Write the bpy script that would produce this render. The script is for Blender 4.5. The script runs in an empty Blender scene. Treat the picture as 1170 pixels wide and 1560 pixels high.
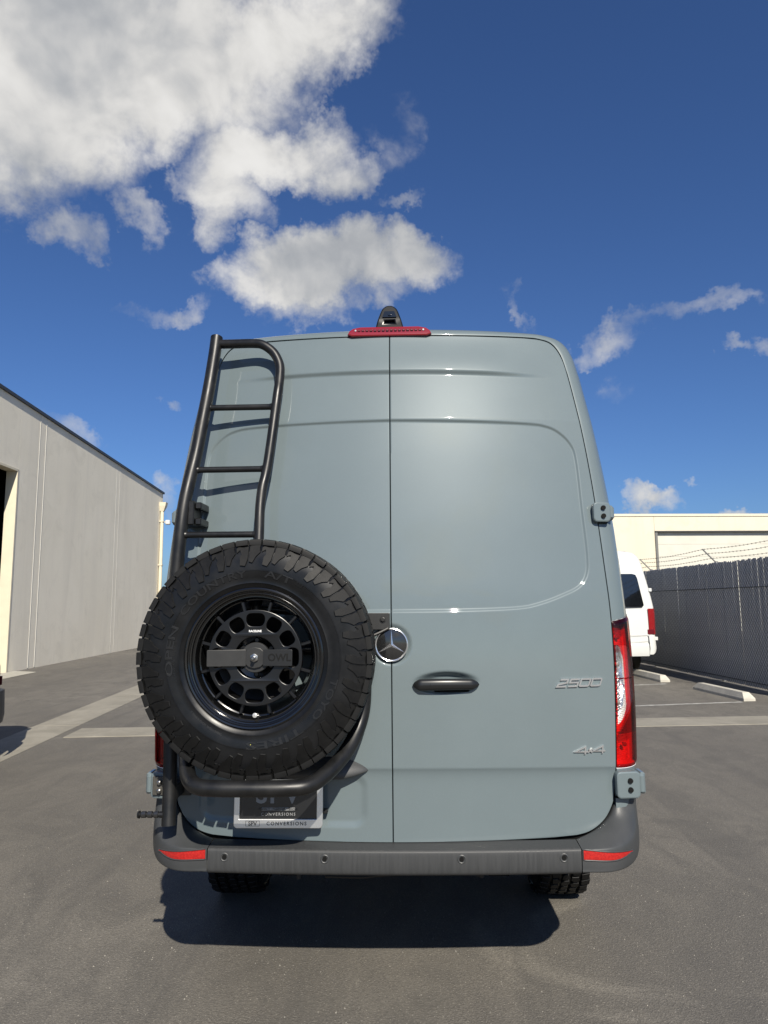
import bpy, math, random
import numpy as np
from mathutils import Vector, Matrix

rng = random.Random(7)
SC = bpy.context.scene
COL = SC.collection
rad = math.radians

# ------------------------------------------------------------------ camera
cam_d = bpy.data.cameras.new('camera')
cam = bpy.data.objects.new('camera', cam_d)
COL.objects.link(cam)
cam_d.sensor_fit = 'HORIZONTAL'
cam_d.sensor_width = 36.0
cam_d.lens = 36.0 * 1081.0 / 1170.0
cam_d.clip_start = 0.05
cam_d.clip_end = 2000
yaw, pitch, roll = rad(-1.6654), rad(7.38), rad(0.467)
fwd = Vector((math.sin(yaw) * math.cos(pitch), math.cos(yaw) * math.cos(pitch), math.sin(pitch)))
rgt = Vector((math.cos(yaw), -math.sin(yaw), 0))
upv = rgt.cross(fwd)
r2 = rgt * math.cos(roll) - upv * math.sin(roll)
u2 = upv * math.cos(roll) + rgt * math.sin(roll)
m = Matrix((r2, u2, -fwd)).transposed().to_4x4()
m.translation = (0.0573, -2.75, 1.46)
cam.matrix_world = m
SC.camera = cam

# ------------------------------------------------------------------ light
SUN = Vector((-0.33, 1.24, -1.0)).normalized()          # direction the sunlight travels
sun_d = bpy.data.lights.new('sun', 'SUN')
sun_d.energy = 5.0
sun_d.angle = rad(0.53)
sun_d.color = (1.0, 0.93, 0.81)
sun = bpy.data.objects.new('sun', sun_d)
COL.objects.link(sun)
sun.rotation_euler = SUN.to_track_quat('-Z', 'Y').to_euler()
sun.location = (4, -9, 9)
SC.view_settings.view_transform = 'Standard'
SC.view_settings.look = 'None'
SC.view_settings.exposure = 0.50
SC.view_settings.gamma = 1.0
SC.view_settings.use_curve_mapping = False
SC.cycles.use_denoising = True
SC.cycles.max_bounces = 8
SC.cycles.transparent_max_bounces = 12


# ------------------------------------------------------------------ node helpers
class NT:
    def __init__(s, nt):
        s.nt = nt

    def n(s, t, **k):
        nd = s.nt.nodes.new(t)
        for a, b in k.items():
            setattr(nd, a, b)
        return nd

    def put(s, inp, v):
        if isinstance(v, bpy.types.NodeSocket):
            s.nt.links.new(v, inp)
        else:
            if inp.type == 'RGBA' and len(v) == 3:
                v = (*v, 1)
            inp.default_value = v

    def math(s, op, a, b=None, c=None, clamp=False):
        nd = s.n('ShaderNodeMath', operation=op, use_clamp=clamp)
        for i, v in enumerate((a, b, c)):
            if v is not None:
                s.put(nd.inputs[i], v)
        return nd.outputs[0]

    def vmath(s, op, a, b=None):
        nd = s.n('ShaderNodeVectorMath', operation=op)
        s.put(nd.inputs[0], a)
        if b is not None:
            s.put(nd.inputs[3 if op == 'SCALE' else 1], b)
        return nd.outputs['Value' if op in ('LENGTH', 'DOT_PRODUCT') else 'Vector']

    def noise(s, vec, scale, detail=4, rough=.55, dist=0.0):
        nd = s.n('ShaderNodeTexNoise')
        s.put(nd.inputs['Vector'], vec)
        nd.inputs['Scale'].default_value = scale
        nd.inputs['Detail'].default_value = detail
        nd.inputs['Roughness'].default_value = rough
        nd.inputs['Distortion'].default_value = dist
        return nd.outputs[0]

    def ramp(s, fac, lo, hi, a=0.0, b=1.0, smooth=True):
        nd = s.n('ShaderNodeMapRange', interpolation_type='SMOOTHSTEP' if smooth else 'LINEAR')
        s.put(nd.inputs[0], fac)
        for i, v in enumerate((lo, hi, a, b)):
            s.put(nd.inputs[i + 1], v)
        return nd.outputs[0]

    def mix(s, fac, a, b, blend='MIX'):
        nd = s.n('ShaderNodeMix', data_type='RGBA', blend_type=blend)
        s.put(nd.inputs[0], fac)
        s.put(nd.inputs[6], a)
        s.put(nd.inputs[7], b)
        return nd.outputs[2]

    def bump(s, h, strength, dist):
        nd = s.n('ShaderNodeBump')
        nd.inputs['Strength'].default_value = strength
        nd.inputs['Distance'].default_value = dist
        s.put(nd.inputs['Height'], h)
        return nd.outputs[0]

    def scaled(s, vec, sc):
        nd = s.n('ShaderNodeMapping')
        s.put(nd.inputs[0], vec)
        nd.inputs['Scale'].default_value = sc
        return nd.outputs[0]


# ------------------------------------------------------------------ world: Nishita sky with cumulus
def cam_dir(px, py):
    v = fwd + r2 * ((px - 585) / 1081.0) - u2 * ((py - 780) / 1081.0)
    return v.normalized()


def build_world():
    w = bpy.data.worlds.new('World')
    SC.world = w
    w.use_nodes = True
    w.cycles.sampling_method = 'MANUAL'
    w.cycles.sample_map_resolution = 512
    T = NT(w.node_tree)
    w.node_tree.nodes.clear()
    out = T.n('ShaderNodeOutputWorld')
    bg = T.n('ShaderNodeBackground')
    w.node_tree.links.new(bg.outputs[0], out.inputs[0])
    tc = T.n('ShaderNodeTexCoord').outputs['Generated']
    sky = T.n('ShaderNodeTexSky', sky_type='NISHITA')
    sky.sun_disc = False
    sky.sun_elevation = math.asin(-SUN.z)
    sky.sun_rotation = math.atan2(-SUN.x, -SUN.y)
    sky.altitude = 30
    sky.air_density = 1.0
    sky.dust_density = 0.8
    sky.ozone_density = 3.0

    # cloud field as a node group so that it can be sampled twice (density, density towards the sun)
    g = bpy.data.node_groups.new('cloud_field', 'ShaderNodeTree')
    g.interface.new_socket('Vector', in_out='INPUT', socket_type='NodeSocketVector')
    g.interface.new_socket('Density', in_out='OUTPUT', socket_type='NodeSocketFloat')
    g.interface.new_socket('Lit', in_out='OUTPUT', socket_type='NodeSocketFloat')
    G = NT(g)
    gi = G.n('NodeGroupInput').outputs[0]
    go = G.n('NodeGroupOutput')
    wn = G.n('ShaderNodeTexNoise')
    G.put(wn.inputs['Vector'], gi)
    wn.inputs['Scale'].default_value = 6.0
    wn.inputs['Detail'].default_value = 6
    wn.inputs['Roughness'].default_value = .66
    warp = G.vmath('SCALE', G.vmath('SUBTRACT', wn.outputs['Color'], (.5, .5, .5)), 0.20)
    d = G.vmath('ADD', gi, warp)
    # big masses: centre px, half axes px, tilt deg (ccw in picture), weight
    blobs = [
        (20, 70, 290, 190, 10, 1.55), (250, 105, 220, 120, 8, 1.35), (440, 40, 180, 80, 18, 1.1), (20, 240, 120, 66, 15, .95),
        (425, 222, 135, 58, 10, 1.2), (345, 285, 78, 50, -35, .72), (520, 230, 82, 44, 5, .85), (215, 337, 66, 32, -30, .82), (95, 362, 48, 36, -20, .7),
        (500, 405, 135, 60, 6, 1.45), (600, 392, 85, 44, -10, 1.1), (530, 450, 105, 34, 12, .72),
        (955, 497, 82, 28, 12, .66), (1050, 470, 78, 18, 12, .50), (868, 522, 32, 18, 0, .5),
        (1118, 530, 22, 14, 10, .55), (1168, 522, 24, 20, 0, .58), (975, 768, 55, 16, 0, .8), (1140, 773, 24, 12, 0, .72),
        (1050, 733, 14, 8, 0, .6), (245, 465, 72, 20, 12, .52), (110, 650, 50, 18, -25, .6), (262, 760, 34, 20, 0, .6),
        (272, 600, 20, 12, 0, .45), (620, 185, 30, 55, 0, .34), (770, 478, 10, 28, 30, .26), (935, 595, 40, 30, 0, .30), (620, 300, 42, 14, 0, .34),
    ]
    acc = None
    for (px, py, a, b, tilt, wt) in blobs:
        c = cam_dir(px, py)
        ax = (cam_dir(px + 4, py) - cam_dir(px - 4, py)).normalized()
        up = (cam_dir(px, py - 4) - cam_dir(px, py + 4)).normalized()
        t = rad(tilt)
        ex = ax * math.cos(t) + up * math.sin(t)
        ex = (ex - c * ex.dot(c)).normalized()
        ey = c.cross(ex)
        k = c.dot(fwd) / 1081.0
        p_ = G.vmath('DOT_PRODUCT', d, tuple(ex / (a * k)))
        q_ = G.vmath('DOT_PRODUCT', d, tuple(ey / (b * k)))
        l2 = G.math('MULTIPLY_ADD', p_, p_, G.math('MULTIPLY', q_, q_))
        v = G.math('MULTIPLY_ADD', l2, -.62 * wt, wt * 1.08)          # falls through zero at 1.3 half axes
        acc = v if acc is None else G.math('MAXIMUM', acc, v)
    sep = G.n('ShaderNodeSeparateXYZ')
    G.put(sep.inputs[0], gi)
    acc = G.math('MULTIPLY', G.math('MAXIMUM', acc, 0.0), G.math('GREATER_THAN', sep.outputs[1], 0.05))
    # the rest of the sky: scattered cumulus on a flat layer, away from the view's own clouds
    zz = G.math('MAXIMUM', sep.outputs[2], 0.02)
    flat = G.vmath('DIVIDE', gi, G.vmath('ADD', G.vmath('SCALE', (1, 1, 1), zz), (.12, .12, .12)))
    far = G.noise(flat, 1.15, 3, .5)
    behind = G.ramp(sep.outputs[1], 0.35, -0.05)
    scat = G.math('MULTIPLY', G.ramp(far, .47, .72, 0, .95), behind)
    scat = G.math('MULTIPLY', scat, G.ramp(sep.outputs[2], 0.0, 0.12))
    acc = G.math('MAXIMUM', acc, scat)
    fb = G.noise(G.vmath('ADD', gi, (3.1, .7, 1.9)), 11.0, 7, .57, .25)
    dens = G.math('ADD', acc, G.math('MULTIPLY', G.math('SUBTRACT', fb, .53), 1.7))
    dens = G.math('MULTIPLY', dens, G.ramp(acc, 0.0, .30))
    g.links.new(dens, go.inputs[0])
    # relief: the noise a little further towards the sun; higher there = this side is in its shade
    L = -SUN
    fb2 = G.noise(G.vmath('ADD', gi, (3.1 + L.x * .05, .7, 1.9 + .026)), 11.0, 3, .62, .25)
    g.links.new(G.math('SUBTRACT', fb, fb2), go.inputs[1])

    nd = T.n('ShaderNodeGroup')
    nd.node_tree = g
    T.put(nd.inputs[0], tc)
    d0, rel = nd.outputs
    alpha = T.math('MULTIPLY', T.ramp(d0, 0.0, 1.15), 0.97)
    lit = T.ramp(rel, -0.22, 0.22)                               # brighter on the side facing up and to the sun
    thick = T.ramp(d0, .5, 1.4)
    tone = T.math('MULTIPLY_ADD', lit, 0.20, 0.80)
    tone = T.math('MULTIPLY_ADD', thick, 0.06, tone)
    soft = T.noise(tc, 4.2, 4, .5)
    tone = T.math('MULTIPLY', tone, T.ramp(soft, .32, .68, .78, 1.06))
    ccol = T.mix(T.ramp(tone, .55, 1.0), (0.70, 0.745, 0.81), (1.0, 0.985, 0.955))
    ccol = T.vmath('SCALE', ccol, T.math('MULTIPLY', tone, 0.54))
    skyc = T.vmath('SCALE', sky.outputs[0], 0.054)
    # deeper blue than Nishita alone (polarised phone sky)
    skyc = T.vmath('MULTIPLY', skyc, (0.62, 0.87, 1.28))
    colr = T.mix(alpha, skyc, ccol)
    T.put(bg.inputs[0], colr)
    bg.inputs[1].default_value = 1.0


build_world()


# ------------------------------------------------------------------ materials
MATS = {}


def mat(name, base, rough=.5, metal=0.0, coat=0.0, coat_rough=.05, spec=.5, vary=None, bump=None, rvary=0.0, aniso=None):
    """vary=(colour2, scale[, detail]) mottles the colour; bump=(scale, strength, distance)"""
    if name in MATS:
        return MATS[name]
    mt = bpy.data.materials.new(name)
    mt.use_nodes = True
    T = NT(mt.node_tree)
    p = mt.node_tree.nodes['Principled BSDF']
    p.inputs['Base Color'].default_value = (*base, 1)
    p.inputs['Roughness'].default_value = rough
    p.inputs['Metallic'].default_value = metal
    p.inputs['Coat Weight'].default_value = coat
    p.inputs['Coat Roughness'].default_value = coat_rough
    p.inputs['Specular IOR Level'].default_value = spec
    tc = T.n('ShaderNodeTexCoord').outputs['Object']
    if vary:
        v = tc if aniso is None else T.scaled(tc, aniso)
        f = T.noise(v, vary[1], vary[2] if len(vary) > 2 else 5, .6)
        T.put(p.inputs['Base Color'], T.mix(T.ramp(f, .3, .7), base, vary[0]))
        if rvary:
            T.put(p.inputs['Roughness'], T.ramp(f, .3, .7, rough - rvary, rough + rvary))
    if bump:
        T.put(p.inputs['Normal'], T.bump(T.noise(tc, bump[0], 4, .6), bump[1], bump[2]))
    MATS[name] = mt
    return mt


def paint_mat(name, base, metal=.03, rough=.40):
    mt = mat(name, base, rough, metal, coat=.80, coat_rough=.03, spec=.13)
    T = NT(mt.node_tree)
    p = mt.node_tree.nodes['Principled BSDF']
    tc = T.n('ShaderNodeTexCoord').outputs['Object']
    dust = T.noise(tc, 2.2, 6, .65)
    fine = T.noise(tc, 420.0, 2, .5)
    c = T.mix(T.ramp(dust, .35, .75, 0, .16), base, tuple(min(1, b * 1.25 + .02) for b in base))
    c = T.mix(T.ramp(fine, .55, .75, 0, .12), c, tuple(b * 1.8 for b in base))
    T.put(p.inputs['Base Color'], c)
    T.put(p.inputs['Coat Roughness'], T.ramp(dust, .3, .75, .020, .055))
    T.put(p.inputs['Normal'], T.bump(T.noise(tc, 260.0, 2, .5), .02, .0004))
    return mt


PAINT = paint_mat('grey_blue_paint', (0.120, 0.150, 0.160))
WHITE = paint_mat('white_paint', (0.56, 0.57, 0.555), 0.0, .45)
SILVER = paint_mat('dark_grey_paint', (0.06, 0.065, 0.07))
PLASTIC = mat('bumper_plastic', (0.033, 0.0345, 0.036), .52, vary=((0.041, 0.0425, 0.044), 9, 6), aniso=(10, 10, .6), rvary=.05, bump=(900, .25, .0006), spec=.38)
PLASTIC_C = mat('bumper_corner_plastic', (0.037, 0.0395, 0.041), .48, vary=((0.046, 0.048, 0.050), 6), rvary=.06, bump=(900, .25, .0006))
POWDER = mat('powder_coat_black', (0.0055, 0.0057, 0.0060), .40, spec=.42, vary=((0.010, 0.010, 0.010), 14), rvary=.06, bump=(1400, .2, .0003))
RUBBER = mat('tyre_rubber', (0.0036, 0.0039, 0.0044), .32, vary=((0.0075, 0.0078, 0.0085), 7, 6), rvary=.09, bump=(700, .15, .0004), spec=.32)
RUBBER_L = mat('tyre_letter_rubber', (0.0085, 0.0088, 0.0095), .35, spec=.45)
RUBBER_T = mat('tread_rubber', (0.0048, 0.0050, 0.0053), .52, vary=((0.0095, 0.0095, 0.0095), 12, 6), rvary=.08, bump=(500, .3, .0006), spec=.22)
RIM = mat('gloss_black', (0.004, 0.0042, 0.0045), .16, coat=.6, coat_rough=.08)
RIM_S = mat('satin_black', (0.0045, 0.0048, 0.0055), .30)
BLACK = mat('black_seal', (0.004, 0.004, 0.004), .8, spec=.2)
HOLE = mat('bolt_black', (0.006, 0.006, 0.006), .5)
CHROME = mat('chrome', (0.80, 0.81, 0.82), .18, .9)
STEEL = mat('steel', (0.42, 0.42, 0.41), .28, 1.0, vary=((0.30, 0.30, 0.29), 60))
BAR_G = mat('bar_grey', (0.017, 0.017, 0.0168), .42, vary=((0.022, 0.022, 0.0215), 30))
HANDLE = mat('handle_plastic', (0.010, 0.0105, 0.011), .34, bump=(1200, .1, .0003))
EMBLEM = mat('emblem_black', (0.012, 0.0125, 0.013), .12, coat=1)
REDREF = mat('red_reflector', (0.29, 0.007, 0.007), .25, vary=((0.42, 0.016, 0.012), 160, 2), coat=.6)
BRAKE = mat('brake_red', (0.21, 0.006, 0.013), .2, coat=.5)
CAM_B = mat('camera_black', (0.0035, 0.0036, 0.0038), .3, spec=.3)
BRAKE_D = mat('brake_dark', (0.10, 0.004, 0.010), .3)
PLATE = mat('plate_black', (0.008, 0.0085, 0.0095), .3, coat=.4)
PRINT = mat('plate_print', (0.24, 0.245, 0.25), .5)
FRAME = mat('plate_frame', (0.70, 0.71, 0.71), .30, .9)
FRAME_T = mat('frame_text', (0.02, 0.02, 0.022), .5)
WHITE_P = mat('white_print', (0.75, 0.75, 0.75), .5)
YELLOW = mat('yellow_print', (0.55, 0.50, 0.10), .6)
GLASS = mat('dark_glass', (0.004, 0.0045, 0.005), .05, coat=1)
LAMP_RED = mat('lamp_red_far', (0.22, 0.010, 0.012), .2, coat=.8)


def lens_mat(name, tint, gloss=.035):
    mt = bpy.data.materials.new(name)
    mt.use_nodes = True
    nt = mt.node_tree
    T = NT(nt)
    nt.nodes.clear()
    o = T.n('ShaderNodeOutputMaterial')
    tr = T.n('ShaderNodeBsdfTransparent')
    tr.inputs[0].default_value = (*tint, 1)
    gl = T.n('ShaderNodeBsdfGlossy')
    gl.inputs['Roughness'].default_value = gloss
    lw = T.n('ShaderNodeLayerWeight').outputs['Facing']
    fr = T.math('MULTIPLY_ADD', T.math('POWER', lw, 4.0), .5, .04)
    mx = T.n('ShaderNodeMixShader')
    T.put(mx.inputs[0], fr)
    T.put(mx.inputs[1], tr.outputs[0])
    T.put(mx.inputs[2], gl.outputs[0])
    T.put(o.inputs[0], mx.outputs[0])
    MATS[name] = mt
    return mt


LENS_R = lens_mat('red_lens', (0.80, 0.020, 0.018))
LENS_D = lens_mat('deep_red_lens', (0.36, 0.006, 0.010))
LENS_C = lens_mat('clear_lens', (0.93, 0.94, 0.94))


def reflector_mat():
    mt = mat('lamp_reflector', (0.80, 0.80, 0.80), .25, .25)
    T = NT(mt.node_tree)
    p = mt.node_tree.nodes['Principled BSDF']
    tc = T.n('ShaderNodeTexCoord').outputs['Object']
    wv = T.n('ShaderNodeTexWave', bands_direction='Z')
    T.put(wv.inputs[0], tc)
    wv.inputs['Scale'].default_value = 55
    wv.inputs['Distortion'].default_value = 1.5
    vo = T.n('ShaderNodeTexVoronoi')
    T.put(vo.inputs['Vector'], tc)
    vo.inputs['Scale'].default_value = 130
    h = T.math('ADD', T.math('MULTIPLY', wv.outputs[1], .6), vo.outputs[0])
    T.put(p.inputs['Normal'], T.bump(h, .35, .004))
    return mt


REFLECT = reflector_mat()
BOWL = mat('lamp_bowl_chrome', (0.80, 0.80, 0.80), .16, .85, vary=((0.35, 0.35, 0.35), 45, 2), aniso=(1, 1, .5))


def asphalt_mat():
    mt = mat('asphalt', (0.0884, 0.0845, 0.0794), .85)
    T = NT(mt.node_tree)
    p = mt.node_tree.nodes['Principled BSDF']
    tc = T.n('ShaderNodeTexCoord').outputs['Object']
    big = T.noise(tc, .30, 5, .6, .8)
    mid = T.noise(T.scaled(tc, (1.0, .5, 1)), 2.3, 6, .72, 1.4)
    grit = T.noise(tc, 70, 3, .75)
    vo = T.n('ShaderNodeTexVoronoi')
    T.put(vo.inputs['Vector'], tc)
    vo.inputs['Scale'].default_value = 150
    vo.inputs['Randomness'].default_value = 1
    c = T.mix(T.ramp(big, .32, .68), (0.1298, 0.1193, 0.1017), (0.1832, 0.1679, 0.1428))
    c = T.mix(T.ramp(mid, .38, .66, 0, .75), c, (0.1061, 0.0984, 0.0861))
    stain = T.noise(T.vmath('ADD', tc, (7.3, 1.1, 0)), .9, 4, .6, 1.5)
    c = T.mix(T.ramp(stain, .60, .72, 0, .40), c, (0.0803, 0.0750, 0.0670))
    pale = T.noise(T.vmath('ADD', tc, (2.3, 9.1, 4)), 1.1, 6, .70, 1.2)
    c = T.mix(T.ramp(pale, .57, .72, 0, .6), c, (0.2263, 0.2078, 0.1746))
    c = T.mix(T.ramp(vo.outputs['Color'], .05, .95, 0, .42), c, (0.0541, 0.0504, 0.0446))
    spk = T.noise(T.vmath('ADD', tc, (1, 2, 3)), 130, 1, .5)
    c = T.mix(T.ramp(spk, .64, .72, 0, .6), c, (0.3473, 0.3230, 0.2776))
    c = T.mix(T.ramp(grit, .34, .62, .32, 0), c, (0.0576, 0.0539, 0.0477))
    # hairline cracks, oil drips, faint tyre tracks
    wv = T.n('ShaderNodeTexVoronoi', feature='DISTANCE_TO_EDGE')
    wob = T.n('ShaderNodeTexNoise')
    T.put(wob.inputs['Vector'], tc)
    wob.inputs['Scale'].default_value = 1.7
    wob.inputs['Detail'].default_value = 5
    T.put(wv.inputs['Vector'], T.vmath('ADD', tc, T.vmath('SCALE', wob.outputs['Color'], .9)))
    wv.inputs['Scale'].default_value = .33
    crack = T.math('MULTIPLY', T.ramp(wv.outputs[0], .0035, .0012), T.ramp(big, .56, .66))
    c = T.mix(T.math('MULTIPLY', crack, .6), c, (0.0262, 0.0244, 0.0218))
    oil = T.n('ShaderNodeTexVoronoi')
    T.put(oil.inputs['Vector'], T.vmath('ADD', tc, T.vmath('SCALE', wob.outputs['Color'], .12)))
    oil.inputs['Scale'].default_value = 1.15
    spot = T.math('MULTIPLY', T.ramp(oil.outputs[0], .085, .03), T.ramp(oil.outputs['Color'], .45, .8))
    c = T.mix(T.math('MULTIPLY', spot, .7), c, (0.0391, 0.0362, 0.0324))
    trk = T.noise(T.scaled(tc, (2.6, .10, 1)), 1.0, 3, .6, .5)
    c = T.mix(T.ramp(trk, .54, .70, 0, .36), c, (0.0744, 0.0698, 0.0627))
    T.put(p.inputs['Base Color'], c)
    h = T.math('ADD', T.math('MULTIPLY', grit, .6), T.math('MULTIPLY', vo.outputs[0], 1.0))
    T.put(p.inputs['Normal'], T.bump(h, .42, .005))
    T.put(p.inputs['Roughness'], T.ramp(big, .3, .7, .78, .92))
    return mt


ASPHALT = asphalt_mat()


def concrete_mat(name, c1, c2, streak=None, scale=2.0, bump=.25):
    mt = mat(name, c1, .85)
    T = NT(mt.node_tree)
    p = mt.node_tree.nodes['Principled BSDF']
    tc = T.n('ShaderNodeTexCoord').outputs['Object']
    a = T.noise(tc, scale, 8, .65, .6)
    b = T.noise(tc, 60, 3, .6)
    c = T.mix(T.ramp(a, .3, .7), c1, c2)
    if streak:
        st = T.noise(T.scaled(tc, (1.6, 1.6, .14)), 1.0, 6, .6, .6)
        c = T.mix(T.ramp(st, .45, .72, 0, .65), c, streak)
        st2 = T.noise(T.scaled(T.vmath('ADD', tc, (3, 3, 3)), (9.0, 9.0, .2)), 1.0, 4, .6)
        c = T.mix(T.ramp(st2, .54, .75, 0, .14), c, tuple(v * .8 for v in c1))
        bl = T.noise(T.vmath('ADD', tc, (5, 5, 5)), 1.3, 7, .7, 1.0)
        c = T.mix(T.ramp(bl, .50, .70, 0, .4), c, tuple(v * .82 for v in c1))
    c = T.mix(T.ramp(b, .35, .65, .15, 0), c, tuple(v * .6 for v in c1))
    T.put(p.inputs['Base Color'], c)
    T.put(p.inputs['Normal'], T.bump(T.math('ADD', T.math('MULTIPLY', b, .5), a), bump, .01))
    return mt


CONC = concrete_mat('gutter_concrete', (0.205, 0.190, 0.155), (0.280, 0.260, 0.215))
CONC_W = concrete_mat('grey_wall', (0.77, 0.715, 0.585), (0.82, 0.765, 0.635), streak=(0.71, 0.66, 0.55), scale=.5, bump=.3)
CONC_S = concrete_mat('wheel_stop_concrete', (0.40, 0.38, 0.33), (0.50, 0.475, 0.41), scale=5)
CREAM = concrete_mat('cream_wall', (0.60, 0.55, 0.435), (0.64, 0.585, 0.465), streak=(0.565, 0.515, 0.405), scale=.4, bump=.1)
CREAM_J = mat('cream_trim', (0.62, 0.565, 0.43), .6, vary=((0.57, 0.52, 0.40), 3))
DOOR_W = mat('roller_door_white', (0.54, 0.525, 0.455), .5, vary=((0.50, 0.485, 0.42), 1.5))
CAP_D = mat('parapet_metal', (0.035, 0.036, 0.038), .5)
SEAL_W = mat('joint_sealant', (0.62, 0.60, 0.53), .7)
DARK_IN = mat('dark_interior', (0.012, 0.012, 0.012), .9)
LINE_P = mat('line_paint', (0.42, 0.41, 0.38), .8, vary=((0.22, 0.215, 0.20), 9, 8))
SLAT = mat('slate_slat', (0.50, 0.505, 0.515), .5, vary=((0.43, 0.435, 0.445), 3))
WIRE = mat('fence_wire', (0.020, 0.021, 0.023), .5, .3)
GALV = mat('galvanised', (0.28, 0.28, 0.27), .45, .6, vary=((0.20, 0.20, 0.195), 20))
BARB = mat('barbed_wire', (0.10, 0.09, 0.08), .6, .5)


# ------------------------------------------------------------------ mesh helpers
class MB:
    def __init__(s):
        s.v, s.f = [], []

    def add(s, vs, fs):
        o = len(s.v)
        s.v.extend([tuple(map(float, p)) for p in vs])
        s.f.extend([tuple(i + o for i in q) for q in fs])
        return s

    def box(s, lo, hi, b=0.0):
        (x0, y0, z0), (x1, y1, z1) = lo, hi
        if b <= 0:
            vs = [(x, y, z) for x in (x0, x1) for y in (y0, y1) for z in (z0, z1)]
            fs = [(0, 1, 3, 2), (4, 6, 7, 5), (0, 4, 5, 1), (2, 3, 7, 6), (0, 2, 6, 4), (1, 5, 7, 3)]
            return s.add(vs, fs)
        # chamfered box: three verts per corner
        vs, idx = [], {}
        for i, x in enumerate((x0, x1)):
            for j, y in enumerate((y0, y1)):
                for k, z in enumerate((z0, z1)):
                    sx, sy, sz = (1 if i == 0 else -1), (1 if j == 0 else -1), (1 if k == 0 else -1)
                    for a, p in enumerate(((x, y + sy * b, z + sz * b), (x + sx * b, y, z + sz * b), (x + sx * b, y + sy * b, z))):
                        idx[i, j, k, a] = len(vs)
                        vs.append(p)
        fs = []
        for i in (0, 1):
            q = [idx[i, 0, 0, 0], idx[i, 1, 0, 0], idx[i, 1, 1, 0], idx[i, 0, 1, 0]]
            fs.append(q if i else q[::-1])
            q = [idx[0, i, 0, 1], idx[1, i, 0, 1], idx[1, i, 1, 1], idx[0, i, 1, 1]]
            fs.append(q[::-1] if i else q)
            q = [idx[0, 0, i, 2], idx[1, 0, i, 2], idx[1, 1, i, 2], idx[0, 1, i, 2]]
            fs.append(q if i else q[::-1])
        for i in (0, 1):
            for j in (0, 1):
                fs.append([idx[i, j, 0, 0], idx[i, j, 1, 0], idx[i, j, 1, 1], idx[i, j, 0, 1]])
                fs.append([idx[i, 0, j, 0], idx[i, 1, j, 0], idx[i, 1, j, 2], idx[i, 0, j, 2]])
                fs.append([idx[0, i, j, 1], idx[1, i, j, 1], idx[1, i, j, 2], idx[0, i, j, 2]])
                for k in (0, 1):
                    fs.append([idx[i, j, k, 0], idx[i, j, k, 1], idx[i, j, k, 2]])
        return s.add(vs, fs)

    def tube(s, path, r, seg=12, caps=True, closed=False):
        P = [Vector(p) for p in path]
        n = len(P)
        rs = r if hasattr(r, '__len__') else [r] * n
        T = []
        for i in range(n):
            a = P[(i - 1) % n] if (closed or i > 0) else P[i]
            b = P[(i + 1) % n] if (closed or i < n - 1) else P[i]
            T.append((b - a).normalized())
        ref = Vector((0, 0, 1)) if abs(T[0].z) < .9 else Vector((0, 1, 0))
        nrm = (ref - T[0] * ref.dot(T[0])).normalized()
        vs, fs = [], []
        for i in range(n):
            nrm = (nrm - T[i] * nrm.dot(T[i])).normalized()
            bi = T[i].cross(nrm)
            for k in range(seg):
                a = 2 * math.pi * k / seg
                vs.append(P[i] + (nrm * math.cos(a) + bi * math.sin(a)) * rs[i])
        for i in range(n if closed else n - 1):
            j = (i + 1) % n
            for k in range(seg):
                l = (k + 1) % seg
                fs.append((i * seg + k, i * seg + l, j * seg + l, j * seg + k))
        if caps and not closed:
            fs.append(tuple(range(seg))[::-1])
            fs.append(tuple((n - 1) * seg + k for k in range(seg)))
        return s.add(vs, fs)

    def lathe(s, prof, seg=64, closed=False):
        """prof: (r, y) pairs, axis = local Y"""
        vs, fs = [], []
        n = len(prof)
        for k in range(seg):
            a = 2 * math.pi * k / seg
            for (r, y) in prof:
                vs.append((r * math.cos(a), y, r * math.sin(a)))
        for k in range(seg):
            l = (k + 1) % seg
            for i in range(n if closed else n - 1):
                j = (i + 1) % n
                fs.append((k * n + i, k * n + j, l * n + j, l * n + i))
        return s.add(vs, fs)

    def disc(s, c, nrm, r, seg=20, h=.002):
        """short cylinder with its outer face h ahead of c along nrm"""
        c, nrm = Vector(c), Vector(nrm).normalized()
        return s.tube([c, c + nrm * h], r, seg)

    def grid(s, P, flip=False):
        """P[i][j] points"""
        n, m_ = len(P), len(P[0])
        vs = [p for row in P for p in row]
        fs = []
        for i in range(n - 1):
            for j in range(m_ - 1):
                q = (i * m_ + j, i * m_ + j + 1, (i + 1) * m_ + j + 1, (i + 1) * m_ + j)
                fs.append(q[::-1] if flip else q)
        return s.add(vs, fs)

    def prism(s, poly, fn, h0, h1, ch=0.0):
        """polygon (u,v) extruded from h0 to h1 through fn(u,v,h); ch chamfers the top"""
        n = len(poly)
        cu = sum(p[0] for p in poly) / n
        cv = sum(p[1] for p in poly) / n
        rings = [[fn(u, v, h0) for u, v in poly]]
        if ch:
            rings.append([fn(u, v, h1 - (h1 - h0) * .22) for u, v in poly])
            rings.append([fn(u + (cu - u) * ch, v + (cv - v) * ch, h1) for u, v in poly])
        else:
            rings.append([fn(u, v, h1) for u, v in poly])
        vs = [p for r_ in rings for p in r_]
        fs = []
        for k in range(len(rings) - 1):
            for i in range(n):
                j = (i + 1) % n
                fs.append((k * n + i, k * n + j, (k + 1) * n + j, (k + 1) * n + i))
        fs.append(tuple((len(rings) - 1) * n + i for i in range(n)))
        return s.add(vs, fs)

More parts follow.
